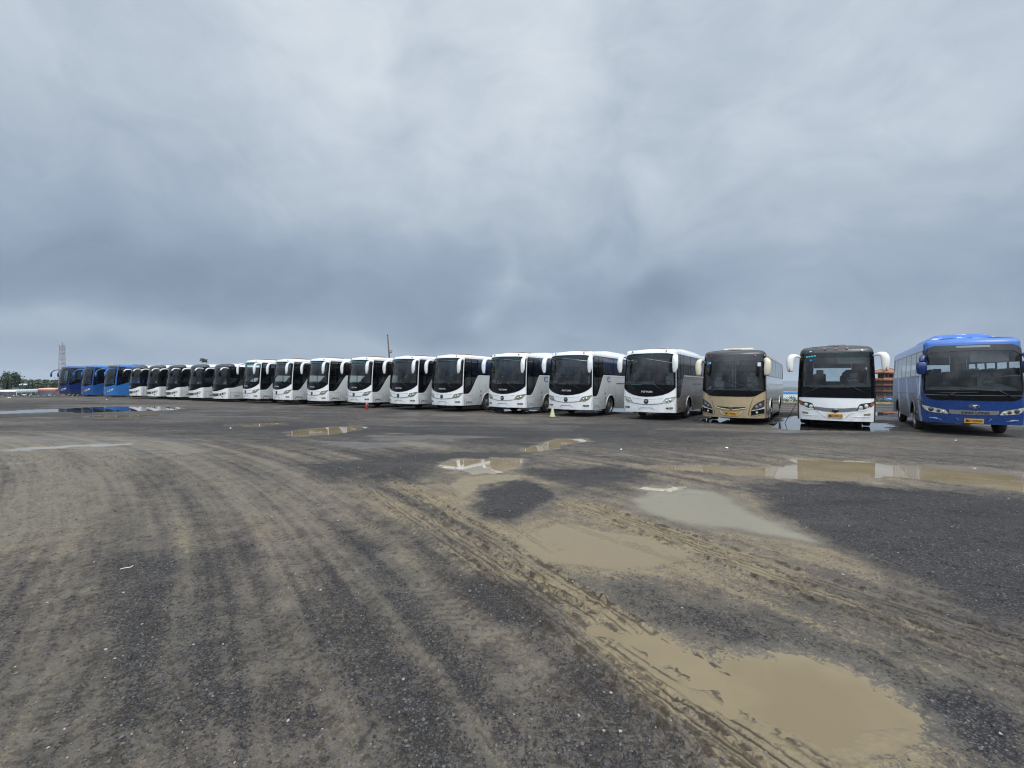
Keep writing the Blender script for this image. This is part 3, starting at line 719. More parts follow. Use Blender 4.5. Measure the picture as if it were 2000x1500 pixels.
# ---------------------------------------------------------------- blue coaches at the far end
def coach_blue(name, label, loc, rz, key, roof):
    root = thing(name, label, 'bus', loc, rz, 'blue coaches at the far end of the row')
    sh = Shell(hw=1.25, b=.34, r=.18, L=11.5, zb=.22, zc=3.0, zt=3.24, rake=.06, tumble=.05, front_in=2.4)
    sm, sc0 = sh.sm, sh.scn; sh.breaks = [sm, sm + .10, sh.sy(11)]
    af = [(0, 1.05), (.5, 1.07), (.9, 1.13), (1.2, 1.22), (sm, 1.30)]
    sf_ = [(sm + .1, 1.15), (sc0 + .9, 1.5), (sc0 + 1.5, 1.95), (sc0 + 1.9, 2.0), (sh.S, 2.0)]
    def Afn(a): return sh.zc if (sm < a < sm + .1 or a > sh.sy(11)) else pw(af)(a) if a <= sm else pw(sf_)(a)
    def Bfn(a): return sh.zc if (sm < a < sm + .1 or a > sh.sy(11)) else 2.68 if a <= sm else 2.86
    def smat(a, part):
        if part.startswith('cap'): return 1 if int(part[3:]) > 1 or a > sc0 else 2
        return 2 if (part == 'top' and a <= sc0 + .5) else (1 if part == 'top' else 0)
    coach_body(sh, Afn, Bfn, (2.8, 8.2), None, smat).build('body', [M[key], M[roof], M['brow']], root)
    w_ = MB(); sh.patch(w_, -sm, sm, 1.26, 2.68, 36, 6, off=.002, rim=0); w_.build('windshield', M['glass'], root)
    bp = MB(); sh.patch(bp, -sm, sm, pw(af), 1.30, 36, 2, off=.010, rim=.03)
    for sg in (1, -1): sh.patch(bp, sg * (sm - .08), sg * sm, 1.25, 2.68, 2, 4, off=.012, rim=.03)
    bp.build('black_panel', M['black'], root)
    sl = pw(sf_)
    for sg in (1, -1):
        g = MB(); sh.patch(g, sg * (sm + .11), sg * sh.sy(11), sl, 2.86, 40, 4, off=.002, rim=0); g.build('side_window', M['glass_dark'], root)
        for y in (1.6, 3.3, 5.1, 6.9, 8.8, 10.9):
            p_ = MB(); sh.patch(p_, sg * sh.sy(y), sg * (sh.sy(y) + .07), sl, 2.87, 1, 3, off=.006, rim=.02); p_.build('window_post', M['black'], root)
        lo = pws([(.50, .56), (.8, .58), (1.05, .66), (1.25, .80)]); hi = pws([(.50, .60), (.7, .74), (1.05, .84), (1.25, .90)])
        h = MB(); sh.patch(h, sg * .50, sg * 1.22, lambda a: lo(abs(a)), lambda a: hi(abs(a)), 14, 2, off=.008, rim=.02); ho = h.build('headlight', M['clear_lamp'], root)
        lamp_spots(ho, sh, [(sg * .75, .67, .06), (sg * .95, .72, .06)], 'lens_dark')
        mirror(root, sh, sg, [(-.02, .02, 2.72), (.10, -.30, 2.80), (.22, -.60, 2.74), (.28, -.76, 2.55), (.28, -.78, 2.44)], [(.045, .04), (.055, .045), (.06, .045), (.06, .05), (.055, .05)], M[key], dark_head=(.28, -.78, 2.22, .12, .42, 1))
    plate(root, sh, '冀C', .40, .40, .13)
    em = MB(); sh.disc(em, 0, .90, .075, .05, off=.02, n=12); em.build('emblem', M['chrome'], root)
    wiper(root, sh, .5, 1.2, .2, 1.4, -.6, 1.36, .6, 1.36)
    under(root, sh); wheel_parts(root, sh, (2.8, 8.2)); interior(root, sh, 3, dash_z=1.28, zf=1.0, dash=M['shade'])
    u = MB()
    u.box(-.85, .85, 4.6, 7.0, sh.zt - .05, sh.zt + .13, bev=.06); u.box(-.4, .4, 2.2, 3.1, sh.zt - .05, sh.zt + .06, bev=.03); u.box(-.4, .4, 8.6, 9.4, sh.zt - .05, sh.zt + .06, bev=.03); u.build('roof_air_unit', M[roof], root)
    for y in (4.2, 5.2, 7.6, 9.8):
        m_ = MB(); m_.box(-.5, .5, y, y + .25, sh.zt + .0, sh.zt + .08, bev=.02); m_.build('roof_vent', M['white_trim'] if y in (4.2, 7.6) else M['dark'], root)
    return root

# ---------------------------------------------------------------- gold coach
def coach_gold(loc, rz):
    root = thing('coach_bus', 'metallic gold coach with a dark brow and beige mirrors', 'bus', loc, rz)
    sh = Shell(hw=1.25, b=.36, r=.20, L=11.4, zb=.22, zc=2.86, zt=3.13, rake=.055, tumble=.06, front_in=2.8)
    sm, sc0 = sh.sm, sh.scn; sh.breaks = [sm, sm + .06, sh.sy(10.9)]
    af = [(0, 1.10), (.75, 1.105), (.92, 1.13), (1.12, 1.24), (sm, 1.36)]
    def Afn(a): return 1.98 if sm + .06 < a < sh.sy(10.9) else sh.zc if a > sm else pw(af)(a)
    def Bfn(a): return 2.80 if sm + .06 < a < sh.sy(10.9) else 2.62 if a <= sm else sh.zc
    def smat(a, part):
        if part.startswith('cap'): return 1 if (a < sc0 + .25 and int(part[3:]) < 8) else 0
        if part == 'top': return 1 if a <= sc0 + .5 else 0
        return 2 if a > sm + .03 and a < sh.srear else 0
    coach_body(sh, Afn, Bfn, (2.7, 8.3), None, smat).build('body', [M['gold'], M['brow'], M['brown']], root)
    w_ = MB(); sh.patch(w_, -sm, sm, 1.30, 2.63, 44, 6, off=.002, rim=0); ws = w_.build('windshield', M['glass'], root)
    bp = MB(); sh.patch(bp, -sm, sm, pw(af), 1.36, 44, 2, off=.010, rim=.03)
    for sg in (1, -1): sh.patch(bp, sg * (sm - .07), sg * (sm + .05), 1.34, 2.80, 2, 4, off=.012, rim=.03)
    bp.build('black_panel', M['black'], root)
    side_glazing(root, sh, 2.0, 2.79, sh.y_side + .06, 10.85, 6, gap=.02)
    for sg in (1, -1):
        lo = pws([(.78, .56), (.95, .58), (1.15, .64), (1.3, .72)]); hi = pws([(.78, .60), (.88, .76), (1.05, .88), (1.3, .99)])
        h = MB(); sh.patch(h, sg * .78, sg * 1.32, lambda a: lo(abs(a)), lambda a: hi(abs(a)), 16, 2, off=.008, rim=.02); ho = h.build('headlight', M['lens_dark'], root)
        lamp_spots(ho, sh, [(sg * .97, .69, .065), (sg * 1.12, .77, .065)], 'grey_trim')
        f_ = MB(); sh.patch(f_, sg * .76, sg * 1.32, lambda a: .34 + (abs(a) - .76) * .18, lambda a: .52 + (abs(a) - .76) * .2, 10, 1, off=.010, rim=.02); fo = f_.build('fog_lamp', M['black'], root)
        f2 = MB(); sh.disc(f2, sg * .98, .46, .045, .045, off=.03, n=12); f2.build('lamp_bowl', M['clear_lamp'], fo)
        f3 = MB(); sh.patch(f3, sg * .80, sg * 1.34, lambda a: .515 + (abs(a) - .76) * .2, lambda a: .545 + (abs(a) - .76) * .2, 10, 1, off=.022, rim=.02); f3.build('chrome_strip', M['ink_silver'], root)
        f4 = MB(); f4.tube([sh.P(sg * a, z_, .006) for a, z_ in ((.86, 1.09), (.78, .9), (.70, .6), (.66, .34))], .012, 5); f4.tube([sh.P(sg * a, z_, .012) for a, z_ in ((.72, .33), (1.0, .33), (1.2, .38), (1.34, .44))], .014, 5); f4.build('bumper_seam', M['brown'], root)
        mirror(root, sh, sg, [(-.05, .05, 2.55), (.03, -.16, 2.66), (.10, -.32, 2.60), (.13, -.36, 2.46), (.12, -.36, 2.22), (.10, -.35, 1.98)], [(.04, .04), (.07, .05), (.11, .07), (.125, .08), (.13, .085), (.09, .05)], M['beige'])
        m_ = MB(); sh.patch(m_, sg * sh.sy(1.3), sg * sh.sy(10.9), pws([(-12, 1.60), (12, 1.60)]), 1.66, 12, 1, off=.016, rim=.02); m_.build('side_moulding', M['ink_silver'], root)
        m_ = MB(); sh.patch(m_, sg * (sm + .07), sg * sh.sy(10.85), 2.785, 2.815, 14, 1, off=.012, rim=.02); sh.patch(m_, sg * (sm + .07), sg * sh.sy(10.85), 1.965, 1.99, 14, 1, off=.012, rim=.02)
        sh.patch(m_, sg * (sh.sy(10.78)), sg * sh.sy(10.9), 1.97, 2.81, 1, 2, off=.013, rim=.02); m_.build('window_trim', M['black'], root)
        s1 = MB()
        for y in (1.5, 1.62, 3.6, 4.6, 5.6, 6.6, 7.4, 9.4): sh.patch(s1, sg * sh.sy(y), sg * (sh.sy(y) + .012), .30, 1.5, 1, 2, off=.003, rim=0)
        s1.build('panel_seams', M['seam'], root)
        for wy in (2.7, 8.3):
            ar = MB(); ar.tube([sh.P(sg * (sh.sy(wy) + .58 * math.cos(t)), .50 + .52 * math.sin(t), .012) for t in np.linspace(0, math.pi, 15)], .02, 5); ar.build('wheel_arch_lip', M['ink_silver'], root)
    gr = MB(); sh.patch(gr, -.56, .56, pws([(-.56, .65), (0, .575), (.56, .65)]), pws([(-.56, .68), (0, .665), (.56, .68)]), 16, 1, off=.010, rim=.02); gr.build('grille', M['brow'], root)
    ch = MB(); ch.tube([sh.P(a, .655 - .08 * (1 - (a / .58) ** 2) - .015, .02) for a in np.linspace(-.58, .58, 15)], .014, 6)
    ch.tube([sh.P(a, z_, .018) for a, z_ in ((-.42, .50), (-.36, .40), (-.27, .32), (0, .30), (.27, .32), (.36, .40), (.42, .50))], .010, 5); ch.build('chrome_strip', M['beige'], root)
    em = MB(); sh.patch(em, -.10, .10, .645, .68, 4, 1, off=.04, rim=.03); sh.patch(em, -.065, .065, .545, .645, 3, 1, off=.03, rim=.03); em.build('emblem', [M['chrome']], root)
    e2 = MB(); e2.tube([sh.P(-.05, .64, .045), sh.P(0, .57, .045), sh.P(.05, .64, .045)], .012, 4); e2.tube([sh.P(-.05, .57, .045), sh.P(0, .62, .045), sh.P(.05, .57, .045)], .010, 4); e2.build('emblem_mark', M['ink'], root)
    plate(root, sh, '冀C R0661', .395)
    markers(root, sh, [(-.92, 2.80, 'red_lamp'), (.92, 2.80, 'red_lamp')])
    wiper(root, sh, -.95, 1.16, -.45, 1.50, -.75, 1.46, .28, 1.50); wiper(root, sh, .88, 1.16, .60, 1.56, -.15, 1.75, .80, 1.42)
    st = MB(); sh.patch(st, -1.14, -1.02, 2.46, 2.58, 2, 1, off=.006, rim=0); st.build('sticker', M['sticker_blue'], root)
    st = MB(); sh.patch(st, -1.01, -.94, 2.49, 2.58, 2, 1, off=.006, rim=0); st.build('sticker', M['paper_green'], root)
    st = MB(); sh.patch(st, .95, 1.14, 2.36, 2.52, 2, 1, off=-.012, rim=0); st.build('windscreen_notice', M['paper_white'], root)
    under(root, sh); wheel_parts(root, sh, (2.7, 8.3)); interior(root, sh, 6, zf=1.1, dash_z=1.38)
    seats(root, [(-.72, 1.1, .72)], True)
    pl = MB(); pl.tube([(-.16, 1.6, 1.0), (-.16, 1.6, 2.9)], .018, 6); pl.tube([(-.08, 1.75, 1.0), (-.08, 1.75, 2.9)], .018, 6); pl.build('grab_pole', M['ink_silver'], root)
    cd_ = MB(); cd_.add([(-1.05, .48, 1.42), (-.88, .36, 1.42), (-.93, .55, 1.52)], [(0, 1, 2)]); cd_.build('dashboard_card', M['paper_white'], root)
    u = MB(); u.box(-.62, .62, 1.8, 4.2, sh.zt - .06, sh.zt + .11, bev=.07); u.build('roof_air_unit', M['beige'], root)
    u = MB(); u.box(-.35, .15, 1.55, 1.75, sh.zt - .06, sh.zt + .05, bev=.02); u.build('roof_hatch', M['rust'], root)
    return root

# ---------------------------------------------------------------- white coach with black face, second from the right
def coach_yellow_plate_white(loc, rz):
    root = thing('coach_bus', 'white coach with tall black face and long cream mirrors, standing in a puddle', 'bus', loc, rz)
    sh = Shell(hw=1.25, b=.26, r=.22, L=11.0, zb=.24, zc=2.88, zt=3.20, rake=.045, tumble=.07, front_in=2.2)
    sm, sc0 = sh.sm, sh.scn; sh.breaks = [sm, sm + .06, sh.sy(10.5)]
    rwa = sh.srear + .42; sh.breaks.append(rwa)
    def Afn(a): return 2.0 if sm + .06 < a < sh.sy(10.5) else 1.85 if a > rwa else sh.zc if a > sm else 1.13
    def Bfn(a): return 2.82 if sm + .06 < a < sh.sy(10.5) else 2.62 if a > rwa else 2.86 if a <= sm else sh.zc
    def smat(a, part):
        if part.startswith('cap'): return 1 if (a < sc0 + .2 and int(part[3:]) < 9) else 0
        return 1 if (part == 'top' and a <= sc0 + .5) or (sm < a < sm + .12) else 0
    coach_body(sh, Afn, Bfn, (2.6, 8.0), None, smat).build('body', [M['white'], M['brow']], root)
    w_ = MB(); sh.patch(w_, -sm, sm, 1.50, 2.87, 44, 6, off=.002, rim=0); ws = w_.build('windshield', M['glass'], root)
    w_ = MB(); sh.patch(w_, -sm + .1, sm - .1, 2.66, 2.86, 30, 2, off=.006, rim=0); w_.build('sun_strip', M['glass_strip'], ws)
    bp = MB(); sh.patch(bp, -sm - .1, sm + .1, 1.12, 1.54, 44, 2, off=.010, rim=.03)
    for sg in (1, -1): sh.patch(bp, sg * (sm - .13), sg * (sm + .14), 1.52, 2.87, 3, 4, off=.012, rim=.03)
    bp.build('black_panel', M['black'], root)
    side_glazing(root, sh, 2.02, 2.81, sh.y_side + .1, 10.45, 6, gap=.04, gm='glass_side')
    w_ = MB(); sh.patch(w_, rwa, sh.S, 1.85, 2.62, 6, 2, off=.0, rim=0); sh.patch(w_, -rwa, -sh.S, 1.85, 2.62, 6, 2, off=.0, rim=0); w_.build('rear_window', M['glass'], root)
    for sg in (1, -1):
        lo = pws([(.64, .64), (.9, .645), (1.05, .72), (1.2, .83), (1.32, .95)]); hi = pws([(.64, .67), (.76, .90), (.9, .93), (1.1, .955), (1.32, 1.03)])
        h = MB(); sh.patch(h, sg * .64, sg * 1.33, lambda a: lo(abs(a)), lambda a: hi(abs(a)), 18, 2, off=.008, rim=.02); ho = h.build('headlight', M['lens_dark'], root)
        lamp_spots(ho, sh, [(sg * .79, .765, .07), (sg * .97, .83, .07)], 'clear_lamp')
        h2 = MB(); sh.patch(h2, sg * 1.12, sg * 1.27, lambda a: lo(abs(a)) + .03, lambda a: hi(abs(a)) - .025, 5, 1, off=.016, rim=.01); h2.build('turn_signal', M['orange_lamp'], ho)
        h3 = MB(); sh.patch(h3, sg * .70, sg * 1.10, lambda a: lo(abs(a)) + .005, lambda a: lo(abs(a)) + .05, 8, 1, off=.014, rim=.01); h3.build('lamp_reflector', M['paper_white'], ho)
        f_ = MB(); sh.patch(f_, sg * .90, sg * 1.12, lambda a: .455 + (abs(a) - .9) * .12, lambda a: .53 + (abs(a) - .9) * .12, 6, 1, off=.010, rim=.02); fo = f_.build('fog_lamp', M['yellowed'], root)
        s1 = MB(); s1.tube([sh.P(sg * a, z_, .006) for a, z_ in ((.22 + .10, .36), (.48, .56), (.60, .585))], .010, 5); s1.tube([sh.P(sg * a, z_, .008) for a, z_ in ((.56, .42), (.9, .41), (1.1, .43))], .012, 5); s1.build('bumper_seam', M['white_trim'], root)
        mirror(root, sh, sg, [(-.04, -.02, 2.72), (.10, -.12, 2.78), (.24, -.20, 2.74), (.30, -.22, 2.58), (.30, -.22, 2.36), (.29, -.21, 2.13)], [(.035, .03), (.07, .045), (.125, .07), (.135, .085), (.125, .08), (.085, .05)], M['cream'])
        mk = MB(); cx = sg * (sh.hw - .06 + .32); cy = sh.b + .06 - .31 + sh.kr * 1.4; mk.tube([(cx, cy, 2.30), (cx, cy, 2.23), (cx, cy, 2.15)], [(.004, .01), (.022, .015), (.03, .02)], 6); mk.build('turn_signal', M['orange_lamp'], root)
        s1 = MB()
        for y in (1.3, 1.5, 3.4, 4.6, 5.8, 6.9, 9.0): sh.patch(s1, sg * sh.sy(y), sg * (sh.sy(y) + .012), .30, 1.6, 1, 2, off=.003, rim=0)
        s1.build('panel_seams', M['seam_soft'], root)
        # cream curtains gathered beside the windscreen
        cu = MB(); vs = []; fs = []
        for i in range(9):
            x = sg * (1.10 - .012 * i); y = .42 + .012 * i + .02 * (i % 2)
            for z_ in (1.5, 2.1, 2.72): vs.append((x * (1 - .03 * (z_ - 1.2)), y + sh.kr * (z_ - .9) ** 2, z_))
        for i in range(8):
            for j in (0, 1): fs.append((i * 3 + j, i * 3 + 3 + j, i * 3 + 4 + j, i * 3 + 1 + j))
        cu.add(vs, fs, 0, True); cu.build('curtain', M['curtain_beige'], root)
    gr = MB(); sh.patch(gr, -.66, .66, pws([(-.66, .64), (-.3, .59), (0, .575), (.3, .59), (.66, .64)]), pws([(-.66, .77), (-.3, .73), (0, .72), (.3, .73), (.66, .77)]), 18, 2, off=.009, rim=.02); gr.build('grille', M['grey_trim'], root)
    em = MB(); sh.disc(em, 0, .635, .105, .075, off=.035); eo = em.build('emblem', M['ink'], root)
    e2 = MB(); e2.tube([sh.P(.08 * math.cos(t), .635 + .055 * math.sin(t), .052) for t in np.linspace(.3, math.pi - .3, 9)], .008, 5); e2.build('emblem_mark', M['chrome'], eo)
    plate(root, sh, '冀C W3110', .43)
    markers(root, sh, [(-.88, 2.93, 'clear_lamp'), (-.38, 3.02, 'orange_lamp'), (0, 3.02, 'orange_lamp'), (.38, 3.02, 'orange_lamp'), (.88, 2.93, 'clear_lamp')])
    wiper(root, sh, -.98, 1.30, -.55, 1.50, -.85, 1.50, .30, 1.56); wiper(root, sh, .92, 1.30, .55, 1.52, -.25, 1.50, .65, 1.54)
    st = MB()
    for k, (a, z_) in enumerate(((-1.02, 2.72), (-.92, 2.73), (-.82, 2.74), (-.72, 2.75))): sh.disc(st, a, z_, .042, .035, off=.010, n=10)
    st.build('sticker', M['teal'], root)
    st = MB(); sh.disc(st, -.86, 2.58, .04, .035, off=.010, n=10); st.build('sticker', M['sticker_blue'], root)
    under(root, sh); wheel_parts(root, sh, (2.6, 8.0)); interior(root, sh, 7, zf=1.05, dash_z=1.58)
    s_ = MB(); s_.add([(.06, .45, 2.45), (.95, .62, 2.45), (.92, .62, 2.83), (.06, .47, 2.83)], [(0, 1, 2, 3)]); s_.build('sun_shade', M['shade_green'], root)
    u = MB(); u.box(-.25, .35, 1.6, 2.3, sh.zt - .04, sh.zt + .06, bev=.02); u.build('roof_hatch', M['rust'], root)
    return root

# ---------------------------------------------------------------- blue coach at the right edge
def coach_blue_right(loc, rz):
    root = thing('coach_bus', 'large royal blue coach with peeling roof paint at the right end of the row', 'bus', loc, rz)
    sh = Shell(hw=1.25, b=.28, r=.14, L=9.3, zb=.34, zc=3.06, zt=3.31, rake=.05, tumble=.05, front_in=2.0)
    sm, sc0 = sh.sm, sh.scn; sh.breaks = [sm, sm + .06, sh.sy(8.9)]
    af = [(0, 1.12), (.9, 1.12), (1.05, 1.14), (1.2, 1.22), (sm - .03, 1.42), (sm, 1.5)]
    bf = [(0, 3.0), (1.0, 3.0), (1.2, 2.94), (sm, 2.80)]
    rwa = sh.srear + .42; sh.breaks.append(rwa)
    def Afn(a): return 1.9 if a > rwa else 1.96 if sm + .06 < a < sh.sy(8.9) else sh.zc if a > sm else pw(af)(a)
    def Bfn(a): return 2.65 if a > rwa else 2.86 if sm + .06 < a < sh.sy(8.9) else pw(bf)(a) if a <= sm else sh.zc
    def smat(a, part):
        if part == 'low' and a > sm + .05: return 1
        return 2 if (part.startswith('cap') or part == 'top') else 0
    coach_body(sh, Afn, Bfn, (2.35, 6.9), None, smat).build('body', [M['blue_a'], M['livery'], M['blue_roof']], root)
    w_ = MB(); sh.patch(w_, -sm, sm, 1.44, pw([(0, 2.84), (1.1, 2.82), (sm, 2.74)]), 44, 6, off=.002, rim=0); w_.build('windshield', M['glass'], root)
    bp = MB(); sh.patch(bp, -sm, sm, pw(af), 1.46, 44, 2, off=.010, rim=.03)
    for sg in (1, -1): sh.patch(bp, sg * (sm - .06), sg * sm, 1.45, 2.80, 2, 4, off=.012, rim=.03)
    bp.build('black_panel', M['black'], root)
    bp = MB(); sh.patch(bp, -sm, sm, pw([(0, 2.80), (1.05, 2.78), (sm, 2.62)]), pw(bf), 44, 3, off=.018, rim=.04); bp.build('brow_panel', M['brow'], root)
    bp = MB(); sh.patch(bp, -.42, .42, 2.90, 2.97, 10, 2, off=.035, rim=.03); bp.build('brow_vent', M['grey_trim'], root)
    bp = MB(); sh.patch(bp, -sm + .05, sm - .05, 1.29, 1.302, 44, 1, off=.014, rim=.01); bp.build('trim_line', M['grey_trim'], root)
    side_glazing(root, sh, 1.98, 2.85, sh.y_side + .08, 8.85, 6, gap=.025, gm='glass_side')
    w_ = MB(); sh.patch(w_, rwa, sh.S, 1.9, 2.65, 6, 2, off=.0, rim=0); sh.patch(w_, -rwa, -sh.S, 1.9, 2.65, 6, 2, off=.0, rim=0); w_.build('rear_window', M['glass'], root)
    for sg in (1, -1):
        lo = pws([(.60, .655), (.8, .67), (1.1, .70), (1.25, .80), (1.34, .92)]); hi = pws([(.60, .665), (.70, .80), (1.0, .86), (1.34, .94)])
        h = MB(); sh.patch(h, sg * .60, sg * 1.34, lambda a: lo(abs(a)), lambda a: hi(abs(a)), 18, 2, off=.008, rim=.02); ho = h.build('headlight', M['clear_lamp'], root)
        lamp_spots(ho, sh, [(sg * 1.06, .79, .075), (sg * .86, .75, .055)], 'lens_dark')
        lamp_spots(ho, sh, [(sg * 1.06, .79, .035), (sg * .74, .72, .04)], 'chrome')
        hr = MB(); sh.patch(hr, sg * .56, sg * 1.34, lambda a: hi(abs(a)) if abs(a) > .62 else .65, lambda a: (hi(abs(a)) if abs(a) > .62 else .66) + .014, 18, 1, off=.014, rim=.01); hr.build('headlight_rim', M['ink'], ho)
        f_ = MB(); sh.patch(f_, sg * .90, sg * 1.12, .475, .51, 6, 1, off=.010, rim=.02); f_.build('fog_lamp', M['ink_silver'], root)
        f_ = MB(); f_.tube([sh.P(sg * a, z_, .006) for a, z_ in ((1.12, .50), (.9, .465), (.78, .44))], .014, 5); f_.tube([sh.P(sg * a, z_, .006) for a, z_ in ((.42, .53), (.34, .42))], .012, 5); f_.build('bumper_seam', M['blue_roof'], root)
        mirror(root, sh, sg, [(-.05, .02, 2.60), (.02, -.08, 2.66), (.07, -.15, 2.56), (.08, -.17, 2.44)], [(.03, .03), (.07, .05), (.09, .06), (.07, .05)], M['blue_b'], dark_head=(.09, -.17, 2.22, .145, .44, 1))
        m_ = MB(); sh.patch(m_, sg * (sm + .07), sg * sh.sy(8.85), 2.85, 2.875, 14, 1, off=.012, rim=.02); sh.patch(m_, sg * (sm + .07), sg * sh.sy(8.85), 1.95, 1.975, 14, 1, off=.010, rim=.02)
        m_.build('window_trim', M['grey_trim'], root)
        m_ = MB(); sh.patch(m_, sg * (sh.sy(8.7)), sg * sh.sy(8.88), 2.35, 2.87, 1, 2, off=.013, rim=.02); sh.patch(m_, sg * (sm + .07), sg * (sm + .14), 1.2, 2.86, 1, 3, off=.012, rim=.02); m_.build('window_posts', M['black'], root)
        s1 = MB()
        for y in (.95, 1.65, 3.3, 4.3, 5.3, 6.1): sh.patch(s1, sg * sh.sy(y), sg * (sh.sy(y) + .012), .38, 1.3 if y > 1.7 else 1.95, 1, 2, off=.003, rim=0)
        sh.patch(s1, sg * sh.sy(1.65), sg * sh.sy(8.8), 1.30, 1.315, 10, 1, off=.003, rim=0); s1.build('panel_seams', M['seam'], root)
        for wy in (2.35, 6.9):
            ar = MB(); ar.tube([sh.P(sg * (sh.sy(wy) + .58 * math.cos(t)), .50 + .52 * math.sin(t), .012) for t in np.linspace(0, math.pi, 15)], .018, 5); ar.build('wheel_arch_lip', M['grey_trim'], root)
        markers(root, sh, [(sg * sh.sy(1.15), 1.12, 'orange_lamp'), (sg * sh.sy(1.3), .62, 'orange_lamp')])
    dg_ = MB(); sh.patch(dg_, -sh.sy(.75), -sh.sy(1.0), 1.25, 2.0, 2, 3, off=.006, rim=.01); dg_.build('door_glass', M['lens_dark'], root)
    st = MB(); sh.patch(st, -.60, .60, pws([(-.60, .66), (0, .645), (.60, .66)]), pws([(-.60, .80), (0, .785), (.60, .80)]), 16, 1, off=.010, rim=.01); so = st.build('nose_stripe', M['grey_trim'], root)
    t = MB(); sh.text(t, 'KING LONG', .03, .715, .66, .085, off=.017, bold=.04, spacing=1.05); t.build('lettering', M['ink'], so)
    em = MB(); sh.disc(em, 0, .93, .13, .075, off=.02, n=24, hole=.84); 
    em.tube([sh.P(-.09, .92, .03), sh.P(-.02, .955, .03), sh.P(.09, .945, .03)], .010, 5); em.tube([sh.P(-.06, .90, .03), sh.P(.01, .915, .03), sh.P(.05, .885, .03)], .010, 5); em.build('emblem', M['chrome'], root)
    plate(root, sh, '冀C Q7033', .445)
    wiper(root, sh, -.75, 1.22, -.4, 1.40, -.9, 1.36, .1, 1.40); wiper(root, sh, 1.0, 1.20, .55, 1.47, -.35, 1.50, .68, 1.44)
    c = MB(); c.add([(-.82, .42, 1.475), (-.74, .40, 1.475), (-.74, .41, 1.51), (-.82, .43, 1.51)], [(0, 1, 2, 3)]); c.add([(-.66, .36, 1.47), (-.30, .29, 1.47), (-.30, .30, 1.515), (-.66, .37, 1.515)], [(0, 1, 2, 3)]); c.build('dashboard_card', M['paper_red'], root)
    s_ = MB(); s_.add([(-.02, .42, 2.42), (.92, .58, 2.42), (.92, .60, 2.80), (-.02, .46, 2.80)], [(0, 1, 2, 3)]); s_.build('sun_shade', M['shade'], root)
    rl = MB(); rl.tube([(.02, 1.5, 2.15), (.9, 1.5, 2.15), (.98, 1.5, 2.08), (1.0, 1.5, 1.9)], .02, 6); rl.build('grab_rail', M['dark'], root)
    under(root, sh); wheel_parts(root, sh, (2.35, 6.9)); interior(root, sh, 7, zf=1.05, dash_z=1.55)
    u = MB(); vs = []
    for y, k in ((1.2, 0), (1.7, .7), (2.2, 1), (4.4, 1), (5.0, .6), (5.4, 0)):
        for x, q in ((-1.0, 0), (-.88, .5), (-.66, .9), (0, 1), (.66, .9), (.88, .5), (1.0, 0)): vs.append((x, y, sh.zt - .10 + .33 * k * q))
    u.add(vs, [(i * 7 + j, i * 7 + j + 1, i * 7 + 8 + j, i * 7 + 7 + j) for i in range(5) for j in range(6)], 0, False); u.build('roof_air_unit', M['peel'], root)
    lt = MB(); lt.box(-1.12, -.98, 8.95, 9.1, sh.zc + .02, sh.zc + .14, bev=.02); lt.build('rear_marker', M['dark'], root)
    return root

# ================================================================== GROUND
def vnoise(x, y, seed):
    xi = np.floor(x).astype(np.int64); yi = np.floor(y).astype(np.int64); xf = x - xi; yf = y - yi
    def h(a, b):
        n_ = (a * 374761393 + b * 668265263 + seed * 974634777) & 0xffffffff
        n_ = ((n_ ^ (n_ >> 13)) * 1274126177) & 0xffffffff
        return ((n_ ^ (n_ >> 16)) & 0xffff) / 65535.0
    u = xf * xf * (3 - 2 * xf); v = yf * yf * (3 - 2 * yf)
    return (h(xi, yi) * (1 - u) + h(xi + 1, yi) * u) * (1 - v) + (h(xi, yi + 1) * (1 - u) + h(xi + 1, yi + 1) * u) * v
def fbm(x, y, sc_, oct_=4, seed=0, g=.5):
    t = 0; a = 1; n_ = 0
    for o_ in range(oct_):
        t = t + a * vnoise(x * sc_ * 2 ** o_ + 17.3 * o_, y * sc_ * 2 ** o_ - 9.1 * o_, seed + o_); n_ += a; a *= g
    return t / n_
def sdf(X, Y, poly):
    P_ = np.array(poly); d = np.full(X.shape, 1e9); ins = np.zeros(X.shape, bool); n_ = len(P_)
    for i in range(n_):
        a, b = P_[i], P_[(i + 1) % n_]; e = b - a; L2 = e @ e + 1e-12
        t = np.clip(((X - a[0]) * e[0] + (Y - a[1]) * e[1]) / L2, 0, 1)
        d = np.minimum(d, np.hypot(X - a[0] - t * e[0], Y - a[1] - t * e[1]))
        c1 = (a[1] > Y) != (b[1] > Y)
        with np.errstate(divide='ignore', invalid='ignore'):
            xi = a[0] + (Y - a[1]) * e[0] / (e[1] if abs(e[1]) > 1e-9 else 1e-9)
        ins ^= c1 & (X < xi)
    return np.where(ins, -d, d)
def sst(x, a, b):
    t = np.clip((x - a) / (b - a), 0, 1); return t * t * (3 - 2 * t)
WP = [G(*p) for p in ()]
def gp(pts): return [G(x, y) for x, y in pts]
